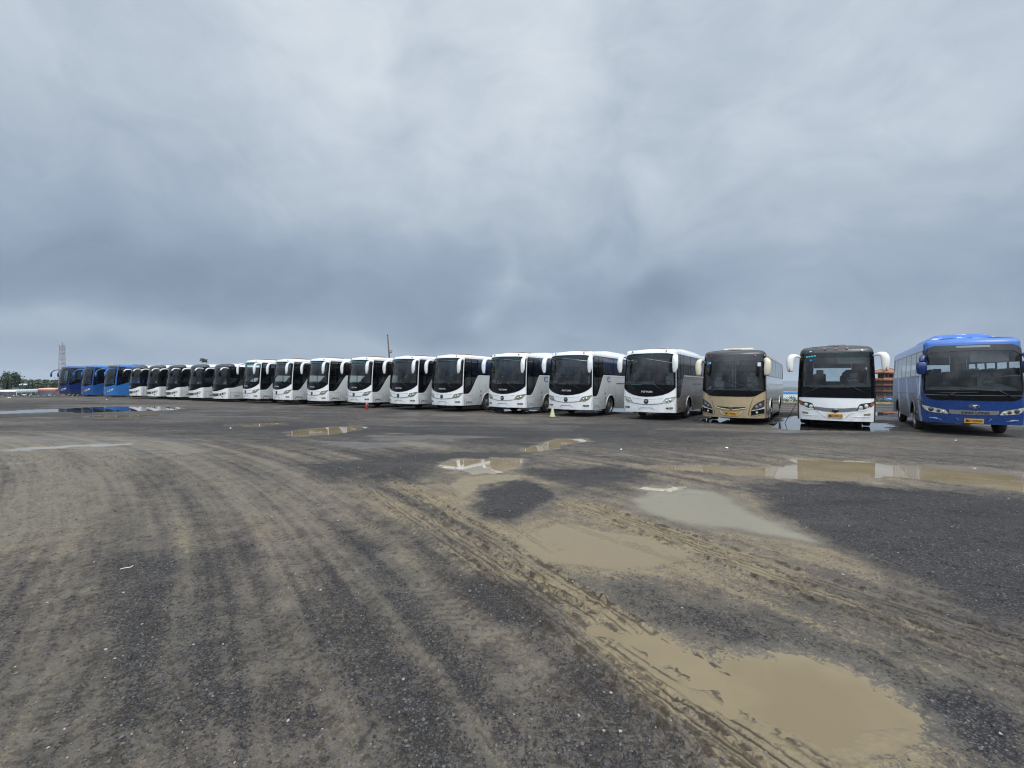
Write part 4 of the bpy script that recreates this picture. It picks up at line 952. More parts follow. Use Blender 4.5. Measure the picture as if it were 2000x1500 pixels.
PUD = [  # open water: outlines on the ground, colour depth
 gp([(862, 906), (895, 898), (960, 896), (1015, 897), (1022, 905), (1015, 914), (985, 922), (930, 925), (885, 918)]),
 gp([(1235, 908), (1300, 912), (1360, 911), (1480, 912), (1545, 910), (1560, 900), (1610, 898), (1700, 902), (1725, 907), (1850, 909), (1990, 922), (2120, 935), (2120, 975), (1990, 957), (1900, 946), (1800, 936), (1735, 928), (1700, 931), (1600, 934), (1500, 931), (1430, 925), (1350, 919), (1240, 912)]),
 gp([(1022, 878), (1060, 867), (1090, 857), (1140, 856), (1143, 861), (1112, 867), (1070, 878), (1035, 881)]),
 gp([(572, 843), (600, 838), (650, 834), (700, 831), (712, 835), (685, 842), (620, 851), (580, 850)]),
 gp([(90, 802), (140, 797), (200, 794), (300, 794), (352, 795), (345, 800), (250, 803), (150, 807)]),
 gp([(-60, 807), (0, 803), (110, 798), (150, 799), (100, 804), (0, 808), (-60, 811)]),
 gp([(175, 812), (310, 808), (300, 812), (200, 816)]),
 gp([(450, 830), (540, 825), (556, 829), (500, 833)]),
 gp([(1508, 830), (1515, 824), (1532, 818), (1556, 812), (1600, 814), (1690, 816), (1705, 829), (1722, 826), (1742, 829), (1744, 834), (1732, 839), (1700, 841), (1560, 840), (1512, 836)]),
 gp([(1374, 817), (1400, 814), (1425, 817), (1404, 824), (1376, 825)]),
 gp([(1700, 809), (1712, 805), (1752, 804), (1752, 808), (1722, 812)]),
 gp([(1255, 951), (1290, 948), (1332, 948), (1325, 954), (1265, 956)]),
 gp([(60, 873), (120, 870), (240, 867), (250, 869), (200, 871), (110, 874), (10, 881), (0, 879)]),
 gp([(1150, 800), (1230, 797), (1290, 802), (1240, 806)]),
 gp([(945, 803), (1000, 799), (1060, 800), (1000, 806)]),
 gp([(1166, 1232), (1210, 1238), (1300, 1262), (1370, 1292), (1440, 1330), (1510, 1372), (1570, 1405), (1500, 1408), (1420, 1372), (1352, 1330), (1330, 1306), (1285, 1302), (1225, 1275)]),
 gp([(1405, 1300), (1460, 1296), (1520, 1278), (1620, 1290), (1700, 1330), (1775, 1378), (1780, 1402), (1700, 1415), (1650, 1448), (1575, 1440), (1530, 1400), (1470, 1350)]),
]
SHAL = [ # wet shallow sheets, silt covered (wetness only)
 (gp([(1210, 978), (1260, 955), (1330, 948), (1400, 955), (1440, 972), (1480, 1000), (1600, 1050), (1625, 1072), (1540, 1060), (1450, 1045), (1330, 1030), (1250, 1004)]), .42, 'pale'),
 (gp([(1140, 1222), (1210, 1240), (1300, 1262), (1400, 1305), (1520, 1270), (1640, 1285), (1730, 1340), (1800, 1395), (1850, 1460), (1790, 1475), (1600, 1480), (1500, 1440), (1380, 1395), (1250, 1345), (1170, 1290)]), .10, 'tan'),
 (gp([(1010, 1055), (1080, 1020), (1180, 1035), (1330, 1060), (1390, 1080), (1290, 1110), (1160, 1115), (1050, 1095)]), .14, 'tan'),
 (gp([(870, 935), (920, 930), (1040, 925), (1020, 940), (930, 950), (900, 985), (865, 975)]), .25, 'tan'),
 (gp([(1140, 890), (1230, 880), (1290, 895), (1240, 910), (1170, 905)]), .35, 'pale'),
 (gp([(560, 862), (760, 845), (1020, 850), (960, 870), (700, 880)]), .6, 'pale'),
 (gp([(100, 855), (300, 850), (440, 880), (260, 900), (60, 900)]), .5, 'pale'),
 (gp([(-100, 890), (60, 870), (260, 872), (120, 900), (0, 920), (-100, 930)]), .4, 'pale'),
]
MUD = [ # (outline, softness m, strength)
 (gp([(1000, 1030), (1060, 1000), (1150, 985), (1230, 960), (1350, 945), (1470, 965), (1560, 1020), (1640, 1075), (1700, 1110), (1850, 1180), (2150, 1290), (2150, 1390), (1900, 1290), (1700, 1240), (1500, 1180), (1330, 1150), (1200, 1130), (1100, 1130), (1000, 1100), (960, 1070)]), .30, .95),
 (gp([(850, 925), (930, 928), (1030, 925), (1110, 945), (1060, 960), (960, 945), (920, 970), (935, 1010), (900, 1000), (840, 960)]), .25, .85),
 (gp([(640, 930), (760, 930), (900, 1000), (960, 1060), (1000, 1110), (960, 1140), (880, 1100), (780, 1040), (640, 980)]), .45, .62),
 (gp([(1130, 1220), (1000, 1130), (1060, 1120), (1200, 1200), (1300, 1250), (1400, 1280), (1520, 1260), (1650, 1280), (1760, 1350), (1850, 1400), (1950, 1520), (1800, 1600), (1500, 1540), (1400, 1430), (1250, 1360)]), .12, 1.0),
 (gp([(1060, 900), (1230, 900), (1560, 893), (1720, 900), (2150, 925), (2150, 990), (1900, 955), (1500, 938), (1400, 950), (1330, 940), (1200, 930)]), .35, .75),
 (gp([(-200, 900), (0, 840), (200, 850), (450, 880), (640, 900), (700, 980), (900, 1080), (700, 1080), (500, 1040), (300, 1060), (100, 1080), (-200, 1120)]), .9, .72),
 (gp([(450, 1050), (800, 1080), (1100, 1300), (1100, 1500), (800, 1500), (600, 1250)]), .5, .42),
 (gp([(-300, 1120), (150, 1080), (200, 1300), (100, 1500), (-300, 1600)]), .5, .40),
 (gp([(330, 1090), (430, 1080), (560, 1300), (620, 1500), (380, 1500), (350, 1250)]), .3, .34),
 (gp([(1500, 1130), (1750, 1160), (2150, 1290), (2150, 1500), (1900, 1420), (1700, 1270), (1450, 1230)]), .4, .50),
 (gp([(430, 890), (560, 893), (700, 875), (880, 850), (900, 856), (720, 887), (610, 912), (560, 930), (440, 908)]), .25, .62),
 (gp([(625, 1420), (680, 1425), (690, 1470), (640, 1480)]), .05, .7),
]
DARK = [
 (gp([(930, 960), (990, 945), (1080, 960), (1060, 990), (990, 1010), (930, 1000)]), .15, .95),
 (gp([(840, 1130), (950, 1130), (1020, 1150), (1100, 1250), (980, 1230), (900, 1170)]), .12, .75),
 (gp([(1480, 955), (1600, 938), (2150, 995), (2150, 1260), (1900, 1180), (1750, 1110), (1640, 1065)]), .25, 1.0),
 (gp([(200, 1090), (330, 1080), (340, 1200), (400, 1400), (330, 1500), (230, 1500), (210, 1300)]), .16, .55),
 (gp([(1825, 1345), (1900, 1360), (2000, 1420), (2030, 1490), (1910, 1450), (1850, 1390)]), .06, .9),
 (gp([(1120, 1270), (1250, 1370), (1420, 1520), (1200, 1520), (1080, 1380)]), .12, .55),
 (gp([(1200, 1150), (1420, 1180), (1520, 1220), (1480, 1270), (1350, 1240), (1220, 1190)]), .2, .45),
 (gp([(800, 1290), (900, 1350), (980, 1500), (880, 1500), (780, 1360)]), .1, .5),
 (gp([(520, 1350), (620, 1360), (660, 1450), (560, 1440)]), .1, .4),
 (gp([(600, 905), (860, 885), (1000, 880), (1000, 892), (840, 905), (820, 935), (640, 935)]), .3, .7),
 (gp([(1060, 915), (1180, 915), (1300, 925), (1160, 950), (1090, 935)]), .2, .8),
 (gp([(690, 985), (740, 1000), (830, 1060), (900, 1110), (860, 1110), (760, 1050)]), .1, .45),
 (gp([(620, 1010), (700, 1040), (760, 1090), (700, 1090)]), .1, .5),
]
TRK = [ # wheel tracks: path, half width, ribs, strength
 (gp([(1120, 985), (2250, 1364)]), .20, 6, 1.0),
 (gp([(1180, 1000), (2250, 1415)]), .12, 4, .75),
 (gp([(1030, 1000), (1500, 1150), (2200, 1400)]), .08, 3, .55),
 (gp([(690, 925), (1620, 1553)]), .16, 5, .9),
 (gp([(755, 925), (1330, 1290)]), .09, 3, .8),
 (gp([(820, 925), (1080, 1075)]), .07, 3, .6),
 (gp([(790, 960), (1480, 1533)]), .11, 5, .65),
 (gp([(1150, 1165), (1560, 1405)]), .045, 2, .9),
 (gp([(1090, 1240), (1540, 1553)]), .08, 3, .7),
 (gp([(560, 960), (700, 1030), (800, 1100), (900, 1190), (1000, 1290), (1100, 1400), (1180, 1520)]), .18, 5, .46),
 (gp([(330, 890), (440, 960), (560, 1060), (680, 1180), (780, 1300), (880, 1450)]), .22, 5, .47),
 (gp([(200, 880), (300, 960), (400, 1060), (500, 1200), (600, 1400), (650, 1530)]), .20, 5, .45),
 (gp([(600, 920), (760, 1020), (900, 1120), (1020, 1230), (1200, 1400), (1300, 1520)]), .16, 5, .48),
 (gp([(130, 890), (150, 960), (190, 1060), (250, 1250), (330, 1480)]), .2, 5, .45),
 (gp([(30, 890), (30, 960), (20, 1060), (0, 1250)]), .2, 4, .45),
 (gp([(90, 890), (100, 960), (110, 1060), (130, 1250), (150, 1500)]), .2, 5, .45),
]
def ground_fields(X, Y):
    wx = X + (fbm(X, Y, 1.1, 4, 5) - .5) * .9 * np.clip(Y / 9, .35, 2.2); wy = Y + (fbm(X, Y, 1.1, 4, 25) - .5) * 1.2 * np.clip(Y / 9, .35, 2.5)
    wx = wx + (fbm(X, Y, 3.2, 4, 105) - .5) * .42 * np.clip(Y / 7, .4, 1.6); wy = wy + (fbm(X, Y, 3.2, 4, 125) - .5) * .55 * np.clip(Y / 7, .4, 1.8)
    Cx, Cy = -28., -15.; rad = np.hypot(X - Cx, Y - Cy); arc = np.arctan2(X - Cx, Y - Cy) * 35
    st = fbm(rad * 2.2, arc * .22, 1.0, 4, 40); st2 = fbm(rad * 6, arc * .16, 1.0, 4, 60); st3 = fbm(rad * 16, arc * .3, 1.0, 3, 61)
    m_ = .53 + (fbm(X, Y, .22, 4, 3) - .5) * .60 + (st - .5) * .50 + (st2 - .5) * .36 + (st3 - .5) * .38
    far = sst(Y, 9, 16); m_ = m_ * (1 - far) + (.34 + (fbm(X * .3, Y, .30, 5, 9) - .5) * 1.1 + (fbm(X * .6, Y * 1.5, 1.0, 3, 19) - .5) * .5) * far
    greyz = np.zeros_like(X)
    for j_, (poly, soft, k) in enumerate(MUD):
        d = sdf(wx, wy, poly)
        if j_ in (5, 6, 7, 8): greyz = np.maximum(greyz, .55 * (1 - sst(d, -soft, soft)))
        w_ = 1 - sst(d, -soft * 1.3, soft * 1.6); m_ = m_ * (1 - w_ * .8) + w_ * (k + (st - .5) * .8 * (k < .8) + (st2 - .5) * (.95 if k < .8 else .4) + (st3 - .5) * (.5 if k < .8 else .2)) * .8
    for poly, soft, k in DARK:
        d = sdf(wx, wy, poly); w_ = 1 - sst(d, -soft * 1.2, soft * 1.6); m_ = m_ * (1 - w_ * k)
    wet = np.clip((fbm(X * .4, Y, .5, 4, 77) - .52) * 1.6, 0, .5); wet = np.maximum(wet, sst(fbm(X * .22, Y * .9, .9, 5, 78), .56, .66) * sst(Y, 8, 13) * .8); pale = greyz * .8
    for i_, (poly, soft, kind) in enumerate(SHAL):
        d = sdf(X + (wx - X) * .5, Y + (wy - Y) * .5, poly); w_ = 1 - sst(d, -soft * .8, soft * .6)
        if i_ >= 4: w_ = w_ * sst(fbm(X * .3, Y * 1.3, 1.1, 4, 50), .40, .66) * .85
        wet = np.maximum(wet, w_); m_ = np.maximum(m_, w_ * (1.15 if i_ < 4 else .62))
        if kind == 'pale': pale = np.maximum(pale, w_ * (1 if i_ < 4 else .5))
    h = (fbm(X, Y, .5, 3, 90) - .5) * .008 + (fbm(X, Y, 5, 3, 91) - .5) * .008 * (Y < 14) + (st2 - .5) * .006 * (Y < 12)
    h = h + .006
    flat = np.zeros_like(X)
    for poly, soft, kind in SHAL[:3]:
        d = sdf(X, Y, poly); flat = np.maximum(flat, 1 - sst(d, -soft, soft * .5))
    h = h * (1 - flat * .93)
    trk = np.zeros_like(X)
    for path, hw_, ribs, k in TRK:
        P_ = np.array(path); best = np.full(X.shape, 1e9); lat = np.zeros_like(X); alo = np.zeros_like(X); acc = 0
        for i in range(len(P_) - 1):
            a, b = P_[i], P_[i + 1]; e = b - a; L_ = np.hypot(*e); e = e / L_
            t = np.clip((X - a[0]) * e[0] + (Y - a[1]) * e[1], 0, L_); dx = X - a[0] - t * e[0]; dy = Y - a[1] - t * e[1]; d = np.hypot(dx, dy)
            sel = d < best; best = np.where(sel, d, best); lat = np.where(sel, dx * e[1] - dy * e[0], lat); alo = np.where(sel, acc + t, alo); acc += L_
        lat = lat + (fbm(X, Y, 1.0, 2, 31) - .5) * .03 + (fbm(X, Y, 14, 2, 32) - .5) * .012
        w_ = 1 - sst(np.abs(lat) + (best - np.abs(lat)).clip(0), hw_ * .85, hw_ * 1.15)
        br = sst(fbm(alo * 2.0, lat * 14, 2.2, 4, 33 + ribs), .40, .56)
        rib = np.sin(lat / hw_ * math.pi * ribs * 1.05); rib = np.where(rib < -.35, -np.abs((rib + .35) / .65) ** .7, np.clip(rib, 0, 1) * .4)
        if k < .5: rib = np.where(np.sin(alo * 75 + np.abs(lat) * 40 + 2 * fbm(alo, lat, 3, 2, 8)) < -.25, -.9, .35) * (fbm(X, Y, 7, 3, 44) > .42)
        h = h + w_ * k * (rib * .0065 * (.1 + .9 * br) - .003) + (np.exp(-((np.abs(lat) - hw_ * 1.15) / .03) ** 2) * (best < hw_ * 1.6)) * .020 * k * sst(fbm(X, Y, 20, 4, 66), .44, .62)
        berm = (np.exp(-((np.abs(lat) - hw_ * 1.1) / .035) ** 2) * (best < hw_ * 1.6)) * sst(fbm(X, Y, 22, 4, 67), .50, .60) * (k > .6)
        trk = np.maximum(trk, berm * .8)
        trk = np.maximum(trk, w_ * max(k, .42) * np.clip(-rib, 0, 1) * br)
        m_ = np.where(w_ > 0, m_ + w_ * .12 * k, m_)
    clod = sst(fbm(X, Y, 14, 3, 71), .58, .75) * (Y < 10); h = h + clod * .012 * (1 - flat); h = h + (fbm(X * .8, Y, 9, 4, 72) - .5) * .020 * (1 - flat) * (Y < 12)
    pud = np.full(X.shape, 9.0)
    for i, poly in enumerate(PUD):
        P_ = np.array(poly); c = P_.mean(0)
        sel = (X > P_[:, 0].min() - 2) & (X < P_[:, 0].max() + 2) & (Y > P_[:, 1].min() - 2) & (Y < P_[:, 1].max() + 2)
        if sel.any():
            k = np.clip(Y[sel] / 9, .5, 1.6); xs, ys = X[sel] + (wx[sel] - X[sel]) * .30 + (fbm(X[sel], Y[sel], 5, 3, 12) - .5) * .16 * k, Y[sel] + (wy[sel] - Y[sel]) * .42 + (fbm(X[sel], Y[sel], 5, 3, 13) - .5) * .26 * k
            pud[sel] = np.minimum(pud[sel], sdf(xs, ys, poly))
    h = np.where(pud > .35, np.maximum(h, -.005), h)
    h = h * sst(pud, -.05, .3) - .036 * (1 - sst(pud, -.30, .24))
    h = h + (fbm(X, Y, 9, 4, 88) - .5) * .026 * (1 - sst(np.abs(pud), .2, .6)) * (Y < 9)
    wet = np.maximum(wet, 1 - sst(pud, .0, .35)); m_ = np.maximum(m_, (1 - sst(pud, .02, .25)) * .75 * (Y < 14))
    edge = (1 - sst(Y, 41, 46)); 
    return h, np.clip(m_, 0, 1.2), np.clip(wet, 0, 1), np.clip(pale, 0, 1), trk, pud

def ground_material():
    m, n, o = mat('lot_surface')
    pos = n.n('ShaderNodeNewGeometry').outputs['Position']
    at = n.n('ShaderNodeAttribute', attribute_name='mask'); s3 = n.n('ShaderNodeSeparateColor', inp={0: at.outputs['Color']})
    mud, wet, pale = s3.outputs; trk = at.outputs['Alpha']
    vo = n.n('ShaderNodeTexVoronoi', inp={0: pos, 'Scale': 78.0, 'Randomness': 1.0}); vo2 = n.n('ShaderNodeTexVoronoi', inp={0: pos, 'Scale': 24.0})
    vc = n.n('ShaderNodeSeparateColor', inp={0: vo.outputs['Color']}); vc2 = n.n('ShaderNodeSeparateColor', inp={0: vo2.outputs['Color']})
    fine = n.noise(pos, 26, 6, .72); mid = n.noise(pos, 3.2, 6, .65); big = n.noise(pos, .55, 5, .6); mic = n.noise(pos, 110, 3, .7)
    # gravel asphalt
    g = n.ramp(vc.outputs[0], [(0, (.017, .015, .015)), (.40, (.048, .043, .042)), (.74, (.092, .083, .077)), (.95, (.15, .140, .128)), (.996, (.32, .30, .27))])
    g2 = n.ramp(vc2.outputs[1], [(0, (.034, .030, .031)), (.7, (.076, .068, .064)), (1, (.125, .114, .102))])
    asp = n.mix(.34, g, g2)
    stk = n.n('ShaderNodeMapping', inp={0: pos, 'Scale': (.35, 1.3, 1)}).outputs[0]
    band = n.noise(stk, .8, 6, .66)
    asp = n.mix(n.smooth(big, .40, .65, 0, .5), asp, (.046, .041, .043))
    asp = n.mix(n.smooth(band, .50, .70, 0, .75), asp, (.120, .107, .098))
    asp = n.mix(n.smooth(band, .47, .30, 0, .7), asp, (.027, .025, .026))
    asp = n.mix(n.smooth(vo.outputs['Distance'], .30, .62, 0, .75), asp, (.012, .012, .013))
    # grey-brown soil ground into the stones
    soil = n.mix(n.smooth(fine, .34, .66), (.132, .108, .086), (.070, .058, .048))
    soil = n.mix(n.smooth(mid, .35, .65, 0, .6), soil, (.150, .127, .103))
    soil = n.mix(n.smooth(big, .55, .38, 0, .6), soil, (.098, .088, .070))
    clump = n.noise(n.n('ShaderNodeMapping', inp={0: pos, 'Scale': (1, .75, 1)}).outputs[0], 11.5, 5, .68)
    soil = n.mix(n.smooth(clump, .47, .36, 0, .75), soil, (.044, .038, .032))  # dark crumbs, plus the shading of small pits painted into the soil colour
    soil = n.mix(n.smooth(mic, .56, .70, 0, .8), soil, (.032, .028, .025))
    # silt
    silt = n.mix(n.smooth(mid, .3, .7), (.200, .155, .092), (.245, .194, .120))
    silt = n.mix(n.smooth(fine, .45, .78, 0, .6), silt, (.150, .116, .074))
    silt = n.mix(n.smooth(big, .35, .65, 0, .4), silt, (.200, .165, .112))
    f = n.m('ADD', mud, n.m('MULTIPLY', n.m('SUBTRACT', fine, .5), 1.15))
    f = n.m('ADD', f, n.m('MULTIPLY', n.m('SUBTRACT', mic, .5), .75))
    f = n.m('ADD', f, n.m('MULTIPLY', n.m('SUBTRACT', mid, .5), .60))
    f = n.m('ADD', f, n.m('MULTIPLY', n.m('SUBTRACT', vc.outputs[2], .5), .30))
    cov = n.smooth(f, .20, .46); cov2 = n.smooth(f, .64, .94)
    col = n.mix(n.m('MULTIPLY', cov, .95), asp, soil)
    col = n.mix(cov2, col, silt)
    gp_ = n.mix(n.smooth(fine, .35, .72), (.165, .148, .120), (.100, .088, .072))
    col = n.mix(n.m('MULTIPLY', n.smooth(pale, 0, .5), n.m('MULTIPLY', cov2, .85)), col, gp_)
    col = n.mix(n.m('MULTIPLY', n.smooth(pale, .55, 1), n.m('MULTIPLY', cov, .75)), col, (.245, .213, .150))
    col = n.mix(n.m('MULTIPLY', n.smooth(wet, .25, .9), n.m('MULTIPLY', cov2, n.smooth(pale, .6, .2))), col, (.206, .160, .093))
    # wetness darkens, tracks hold dark wet soil
    col = n.mix(n.m('MULTIPLY', trk, 1.1, clamp=True), col, (.040, .030, .020))
    clod = n.smooth(n.noise(pos, 16, 4, .7), .60, .70, 0, .6); clod = n.m('MULTIPLY', clod, n.m('MULTIPLY', cov2, n.m('SUBTRACT', 1.0, wet, clamp=True)))
    col = n.mix(clod, col, (.075, .060, .045))
    stones = n.m('MULTIPLY', n.smooth(vc2.outputs[0], .88, .90), n.m('SUBTRACT', 1.0, n.smooth(vo2.outputs['Distance'], .18, .30)))
    stones = n.m('MULTIPLY', stones, n.m('SUBTRACT', 1.0, n.m('MULTIPLY', wet, .8)))
    col = n.mix(stones, col, (.040, .040, .043))
    rough = n.m('SUBTRACT', n.m('ADD', .62, n.m('MULTIPLY', n.noise(pos, 1.3, 4), .25)), n.m('MULTIPLY', n.smooth(wet, .3, .95), .52)); rough = n.m('ADD', rough, .08)
    rough = n.m('MAXIMUM', rough, .12)
    hgt = n.m('ADD', n.m('MULTIPLY', n.m('SUBTRACT', 1.0, vo.outputs['Distance']), n.m('SUBTRACT', 1.0, n.m('MULTIPLY', cov, .8))), n.m('MULTIPLY', n.m('ADD', fine, n.m('MULTIPLY', n.noise(pos, 9, 4, .6), 1.3)), 1.1))
    strg = n.m('MULTIPLY', n.m('SUBTRACT', 1.0, n.smooth(wet, .35, .95, 0, .93)), .62)
    b = n.n('ShaderNodeBump', inp={'Height': hgt, 'Distance': .022, 'Strength': strg})
    p = n.n('ShaderNodeBsdfPrincipled', inp={'Base Color': col, 'Roughness': rough, 'Normal': b.outputs[0], 'Specular IOR Level': .30})
    n.link(p.outputs[0], o.inputs[0]); return m
M['lot'] = ground_material()

def grid_ground():
    NR, NC = 980, 1150
    t = np.linspace(0, 1, NR); inv = 1 / 1.3 + (1 / 46.5 - 1 / 1.3) * t; Yr = 1 / inv
    far = np.linspace(0, 1, NC) * 2 - 1; U = np.sign(far) * (np.abs(far) ** 1.15) * 1.45
    Y, Ux = np.meshgrid(Yr, U, indexing='ij'); X = Ux * Y
    h, mud, wet, pale, trk, pud = ground_fields(X.ravel(), Y.ravel())
    # the far edge of the lot crumbles away
    v = np.column_stack([X.ravel(), Y.ravel(), h])
    idx = np.arange(NR * NC).reshape(NR, NC)
    f = np.stack([idx[:-1, :-1], idx[:-1, 1:], idx[1:, 1:], idx[1:, :-1]], -1).reshape(-1, 4)
    me = bpy.data.meshes.new('lot_surface'); me.vertices.add(len(v)); me.vertices.foreach_set('co', v.ravel())
    me.loops.add(f.size); me.loops.foreach_set('vertex_index', f.ravel()); me.polygons.add(len(f)); me.polygons.foreach_set('loop_start', np.arange(0, f.size, 4)); me.polygons.foreach_set('use_smooth', np.ones(len(f), bool))
    me.update()
    ca = me.color_attributes.new('mask', 'FLOAT_COLOR', 'POINT'); ca.data.foreach_set('color', np.column_stack([mud, wet, pale, np.clip(trk, 0, 1)]).astype(np.float32).ravel())
    me.materials.append(M['lot']); o = link('ground', me); tag(o, kind='structure'); o['label'] = 'muddy gravel and asphalt surface of the parking lot'
grid_ground()
# the rest of the lot (around and behind the camera) and the lower land out to the horizon
m_ = MB(); m_.add([(-140, -60, -.045), (90, -60, -.045), (90, 44, -.045), (30, 44, -.045), (-20, 46.3, -.045), (-140, 46.3, -.045)], [(0, 1, 2, 3, 4, 5)])
m_.add([(90, 44, -.045), (30, 44, -.045), (-20, 46.3, -.045), (-140, 46.3, -.045), (-140, 52, -3.4), (-20, 52, -3.4), (30, 50, -3.4), (90, 50, -3.4)], [(3, 2, 5, 4), (2, 1, 6, 5), (1, 0, 7, 6)])
o = m_.build('lot_base', M['lot']); tag(o, kind='structure')
M['field'] = plain('lowland', (.085, .083, .075), .95, var=.4, scale=.05)
m_ = MB(); q = 9000
m_.add([(-q, -q, -3.45), (q, -q, -3.45), (q, q, -3.45), (-q, q, -3.45)], [(0, 1, 2, 3)]); o = m_.build('terrain', M['field']); tag(o, kind='structure')

# water
m, n, o = mat('muddy_water'); pos = n.n('ShaderNodeNewGeometry').outputs['Position']
c = n.mix(n.smooth(n.noise(pos, .9, 3), .35, .65), (.235, .183, .110), (.28, .222, .14))
b = n.n('ShaderNodeBump', inp={'Height': n.noise(pos, 7, 2), 'Distance': .002, 'Strength': .06})
p = n.n('ShaderNodeBsdfPrincipled', inp={'Base Color': c, 'Roughness': .015, 'IOR': 1.33, 'Normal': b.outputs[0]}); n.link(p.outputs[0], o.inputs[0]); M['water'] = m
m2, n, o = mat('silty_water'); pos = n.n('ShaderNodeNewGeometry').outputs['Position']
c = n.mix(n.smooth(n.noise(pos, 1.6, 4), .35, .65), (.190, .145, .082), (.222, .174, .102))
p = n.n('ShaderNodeBsdfPrincipled', inp={'Base Color': c, 'Roughness': .10, 'IOR': 1.33}); n.link(p.outputs[0], o.inputs[0]); M['water_silt'] = m2
m2, n, o = mat('dark_water'); p = n.n('ShaderNodeBsdfPrincipled', inp={'Base Color': (.045, .045, .045, 1), 'Roughness': .01, 'IOR': 1.36}); n.link(p.outputs[0], o.inputs[0]); M['water_dark'] = m2
for i, poly in enumerate(PUD):
    P_ = np.array(poly); c = P_.mean(0); m_ = MB()
    # water sheet follows the outline, a little larger than the hollow it lies in
    x0, y0 = P_.min(0) - .5; x1, y1 = P_.max(0) + .5; zw = -.0105 - .0004 * (i % 9)
    m_.add([(x0, y0, zw), (x1, y0, zw), (x1, y1, zw), (x0, y1, zw)], [(0, 1, 2, 3)])
    o = m_.build('puddle', M['water_dark' if c[1] > 24 or (c[1] > 15 and c[0] > 6) else 'water_silt' if c[1] < 4.5 else 'water']); tag(o, kind='structure')
# loose gravel lying on the lot
def pebbles():
    n_ = 7000; Yp = 1.9 + 9 * rng.random(n_) ** 1.7; U = (rng.random(n_) * 2 - 1) * 1.25; Xp = U * Yp
    h, mud, wet, pale, trk, pud = ground_fields(Xp, Yp)
    keep = (rng.random(n_) > np.clip(mud, 0, 1) * .85) & (wet < .6) & (pud > .1)
    Xp, Yp, h = Xp[keep], Yp[keep], h[keep]; k = len(Xp)
    t = (1 + 5 ** .5) / 2; ico = np.array([(-1, t, 0), (1, t, 0), (-1, -t, 0), (1, -t, 0), (0, -1, t), (0, 1, t), (0, -1, -t), (0, 1, -t), (t, 0, -1), (t, 0, 1), (-t, 0, -1), (-t, 0, 1)]) / 1.9
    fc = np.array([(0, 11, 5), (0, 5, 1), (0, 1, 7), (0, 7, 10), (0, 10, 11), (1, 5, 9), (5, 11, 4), (11, 10, 2), (10, 7, 6), (7, 1, 8), (3, 9, 4), (3, 4, 2), (3, 2, 6), (3, 6, 8), (3, 8, 9), (4, 9, 5), (2, 4, 11), (6, 2, 10), (8, 6, 7), (9, 8, 1)])
    r_ = .003 + .006 * rng.random(k) ** 3 + .0006 * Yp
    V = ico[None] * (1 + .5 * (rng.random((k, 12, 1)) - .5)) * r_[:, None, None] * (np.array([1, 1, .6]) + .5 * (rng.random((k, 1, 3)) - .5))
    V = V + np.column_stack([Xp, Yp, h + r_ * .25])[:, None, :]
    Fs = (fc[None] + (np.arange(k) * 12)[:, None, None]).reshape(-1, 3)
    me = bpy.data.meshes.new('gravel'); me.from_pydata(V.reshape(-1, 3).tolist(), [], Fs.tolist())
    for key in ('peb_a', 'peb_b', 'peb_c'): me.materials.append(M[key])
    mi = rng.choice([0] * 10 + [1] * 10 + [2], k).repeat(20); me.polygons.foreach_set('material_index', mi.astype(np.int32))
    o = link('gravel', me); tag(o, 'loose grey gravel scattered over the near part of the lot', 'gravel', kind='stuff')
M['peb_a'] = plain('stone_dark', (.055, .055, .06), .7); M['peb_b'] = plain('stone_mid', (.12, .115, .11), .8); M['peb_c'] = plain('stone_light', (.30, .29, .27), .8)
pebbles()
#@@OBJECTS
# ================================================================== THE ROW
PHI = math.atan(600 / F)
def row(px):
    u = px - 1000; Xr = u * .02713 / (1 + .00057 * u); zf = .0236 + (6.2 - Xr) * .00057
    return Xr, zf * F
def yaw(d=0): return -(PHI + R(d))
LB = ['deepest blue coach, farthest left in the row, its mirror out against the sky', 'mid blue coach, middle one of the three blue coaches on the left', 'brightest sky blue coach, next to the first black-faced white coach']
for px, lab, key, rf, dz in ((114, LB[0], 'blue_b', 'blue_c', -.10), (159.6, LB[1], 'blue_c', 'blue_d', -.10), (203.8, LB[2], 'blue_d', 'blue_d', -.08)):
    x, y = row(px); coach_blue('coach_bus', lab, (x, y, dz + LIFT), yaw(), key, rf)
LBF = ['black-faced white coach right beside the blue coaches', 'second black-faced white coach from the blue coaches', 'middle one of the five black-faced white coaches, small white tag in its windscreen',
       'black-faced white coach under the leafy treetop, fourth from the blue coaches', 'black-faced white coach with an arched mark on its side, nearest of its five']
b0 = None
def copy_tree(o, parent=None):
    c = o.copy(); COL.objects.link(c)
    if parent is not None: c.parent = parent
    for ch in list(o.children): copy_tree(ch, c)
    return c
for px, lab in zip((253.6, 288.5, 326.5, 371, 418.5), LBF):
    x, y = row(px)
    if b0 is None: b0 = coach_black_face('coach_bus', lab, (x, y, -.03 + LIFT), yaw())
    else:
        c = copy_tree(b0); c.location = (x, y, -.03 + LIFT); c.rotation_euler = (0, 0, yaw(random.uniform(-.6, .6))); c['label'] = lab
LF = ['white-roofed coach next to the black-faced coaches, smallest of the nine with white mirrors', 'white coach with white mirrors, second of its nine from the left', 'white coach directly left of the one behind the red extinguisher',
      'white coach standing just behind the red fire extinguisher', 'white coach just right of the leaning pole, fifth of its nine', 'white coach with blue curtain at its side window, sixth of its nine',
      'white coach with a partly hidden round blue logo, left of the yellow cone coach', 'white coach behind the pale yellow cone, whole round blue logo on its side', 'white coach with grey-brown side, directly left of the gold coach']
PXF = (479.7, 540.3, 609.3, 691.2, 777.8, 863, 981.3, 1105.5, 1262.5)
f_plain = f_cur = None
